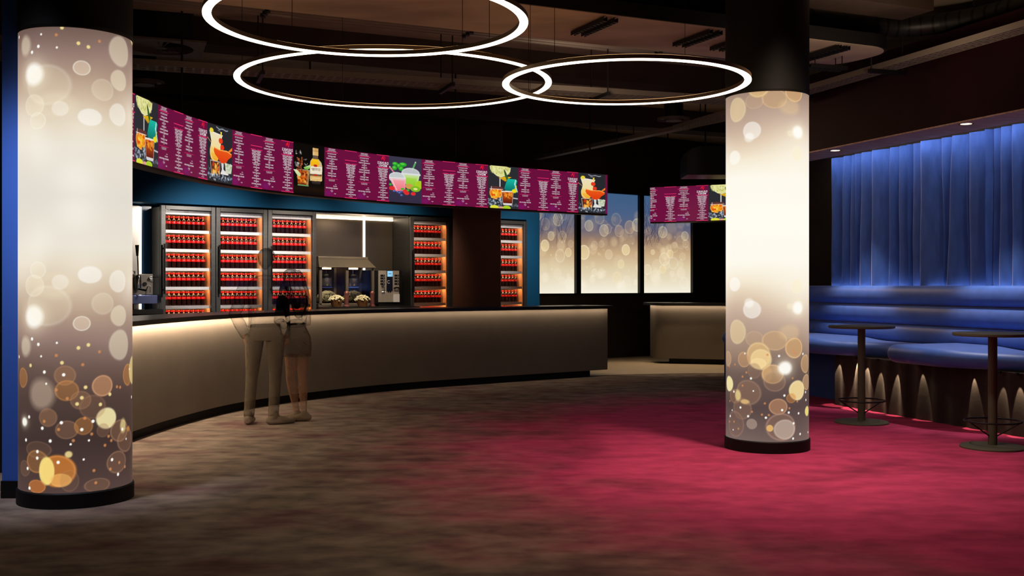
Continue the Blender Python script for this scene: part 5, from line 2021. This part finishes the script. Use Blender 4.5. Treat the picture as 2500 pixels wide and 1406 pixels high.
for h_, k_, a_ in zip(mh, mk, ma):
    h_, k_, a_ = Vector(h_), Vector(k_), Vector(a_)
    tr.append(([h_ + Vector((0, 0, -.02)), h_.lerp(k_, .4), k_, k_.lerp(a_, .35), k_.lerp(a_, .8), a_ + Vector((0, 0, .0))], [(.102, .108), (.088, .096), (.062, .070), (.058, .066), (.054, .064), (.054, .068)]))
tr.append(([(0, 0, .86), (0, -.005, .93), (-.003, 0, 1.02)], [(.180, .130), (.172, .124), (.152, .110)]))
part('trousers', blend('trousers', tr, .0075, 4), TROUS, man, 'see-through pale trousers')
sh = [([(0, 0, .99), (-.003, .0, 1.06), (-.01, .0, 1.2), (-.018, 0, 1.34), (-.02, 0, 1.42), (-.012, .0, 1.475)], [(.172, .128), (.168, .124), (.17, .122), (.192, .126), (.19, .112), (.105, .078)])]
sa = lambda a, b, c: ([Vector(a), Vector(a).lerp(Vector(b), .5), Vector(b), Vector(b).lerp(Vector(c), .5), Vector(b).lerp(Vector(c), .93)], [.072, .066, .062, .06, .052])
sh += [sa((-.205, 0, 1.41), (-.30, -.05, 1.12), (-.20, .0, .90)), sa((.17, 0, 1.41), (.188, -.01, 1.12), (.195, .05, .90))]
for z in (1.02, 1.05, 1.09, 1.13, 1.18):
    sh.append(([(-.12, -.10, z), (.0, -.122, z + .02), (.1, -.1, z + .055)], [.010, .014, .010]))
sh.append(([(-.06, -.03, 1.49), (0, -.05, 1.5), (.06, -.03, 1.49)], [.022, .024, .022]))
part('shirt', blend('shirt', sh, .008, 4), SHIRT, man, 'dark see-through shirt')
for (x, y, a) in ((-.165, -.03, .08), (.085, -.045, -1.0)):
    dx, dy = math.sin(-a) if a < 0 else -math.sin(a), math.cos(a)
    s = blend('shoe', [([(x - dx * .03, y - dy * .03, .045), (x + dx * .08, y + dy * .08, .045), (x + dx * .16, y + dy * .16, .035), (x + dx * .215, y + dy * .215, .03)], [(.042, .044), (.046, .044), (.048, .034), (.036, .028)]),
                       ([(x, y, .05), (x + dx * .02, y + dy * .02, .095)], [.046, .046])], .008, 3)
    so = part('shoe', s, SHOE, man)

# --- woman, turned towards the man, in shorts with bare legs
W0 = (-2.24, 11.30, 0)
wom = thing('person', 'see-through person in shorts with bare legs and long dark hair', 'person', W0, 0.0)
wh = [(-.055, .0, .86), (.05, .02, .86)]
wk = [(-.062, -.02, .455), (.055, .02, .455)]
wa = [(-.005, .02, .085), (.075, .0, .085)]
wT = [leg(wh[0], wk[0], wa[0], .86), leg(wh[1], wk[1], wa[1], .86)]
wT.append(([(.01, .02, .04), (-.06, .015, .035), (-.13, .01, .022)], [.03, .034, .022]))
wT.append(([(.095, -.005, .04), (.02, -.02, .035), (-.05, -.035, .022)], [.03, .034, .022]))
wT.append(([(0, .01, .80), (.0, .01, .88), (-.005, .01, 1.0), (-.015, .01, 1.12), (-.03, .01, 1.22), (-.04, .01, 1.285)], [(.135, .12), (.14, .12), (.098, .085), (.115, .095), (.135, .09), (.085, .065)]))
wT.append(([(-.045, .0, 1.27), (-.06, .0, 1.35), (-.065, .0, 1.40)], [.05, .045, .046]))
wT.append(arm_r((.085, -.02, 1.25), (.115, -.10, 1.03), (-.03, -.16, 1.02)))
wT.append(arm_r((-.155, .02, 1.25), (-.18, -.02, 1.04), (-.10, -.14, 1.0)))
wT += hand((-.03, -.16, 1.02), (-1, -.05, -.05), (0, 1, -.2), .85, .5)
wT += hand((-.10, -.14, 1.0), (.7, -.3, -.1), (0, .8, -.6), .85, .5)
hT, hS = head((-.07, .0, 1.475), (-1, .25, -.05), (-.05, .0, 1), .21)
part('body', blend('body', wT + hT, .0072, 5, hS), SKIN, wom, None, lambda c: 0 if c.z < .70 else (1 if c.z > 1.29 else 2))
hr = [([(-.045, .0, 1.53), (.0, -.02, 1.45), (.03, -.03, 1.33), (.04, -.04, 1.2), (.03, -.05, 1.12)], [(.085, .09), (.09, .1), (.1, .1), (.085, .085), (.05, .05)]),
      ([(-.06, -.08, 1.48), (-.10, -.10, 1.38), (-.12, -.10, 1.26), (-.10, -.09, 1.18)], [.045, .06, .06, .035]),
      ([(-.05, .07, 1.48), (-.04, .10, 1.36), (-.02, .10, 1.2)], [.045, .055, .04])]
g = random.Random(4)
for k in range(14):
    x, y = g.uniform(-.13, .12), g.uniform(-.14, .04)
    hr.append(([(x * .6 - .03, y * .6, 1.46), (x, y, 1.36), (x * 1.15 + .02 * math.sin(k), y, 1.24), (x * 1.05, y * .95, 1.10 + g.uniform(-.03, .06))], [.02, .024, .02, .012]))
part('hair', blend('hair', hr, .009, 4, [((-.058, .0, 1.505), .092, (1.02, .98, .92))]), HAIR, wom, 'long wavy dark hair')
st = [([(-.0, .01, .70), (.0, .01, .80), (.0, .01, .88), (-.004, .01, .97), (-.006, .01, 1.02)], [(.150, .132), (.152, .132), (.142, .124), (.100, .09), (.092, .084)]),
      ([(-.055, .0, .84), (-.062, -.005, .67)], [(.092, .098), (.090, .098)]), ([(.05, .02, .84), (.052, .02, .67)], [(.092, .098), (.094, .1)])]
for x, z in ((-.08, .90), (-.05, .84), (.0, .80), (.04, .86)):
    st.append(([(x, -.10, z), (x + .05, -.118, z - .03), (x + .09, -.1, z - .07)], [.008, .013, .008]))
part('shorts', blend('shorts', st, .008, 4), TROUS, wom, 'see-through brownish shorts')
tp = [([(-.004, .01, 1.0), (-.01, .01, 1.10), (-.025, .01, 1.2), (-.038, .01, 1.275)], [(.100, .09), (.118, .1), (.136, .098), (.09, .07)]),
      sa((.088, -.02, 1.245), (.12, -.10, 1.03), (-.03, -.16, 1.02)), sa((-.158, .02, 1.245), (-.185, -.02, 1.04), (-.10, -.14, 1.0))]
tp = [tp[0]] + [(p, [r * .82 for r in rs]) for p, rs in tp[1:]]
part('blouse', blend('blouse', tp, .008, 4), SHIRT, wom, 'dark see-through blouse')
for (x, y, a) in ((.02, .02, 1.5), (.10, -.005, 1.75)):
    dx, dy = -math.sin(a), math.cos(a)
    s = blend('shoe', [([(x - dx * .02, y - dy * .02, .04), (x + dx * .07, y + dy * .07, .04), (x + dx * .14, y + dy * .14, .032), (x + dx * .185, y + dy * .185, .026)], [(.036, .038), (.04, .04), (.04, .03), (.03, .024)]),
                       ([(x, y, .045), (x + dx * .02, y + dy * .02, .075)], [.04, .04])], .0075, 3)
    part('shoe', s, SHOE, wom)
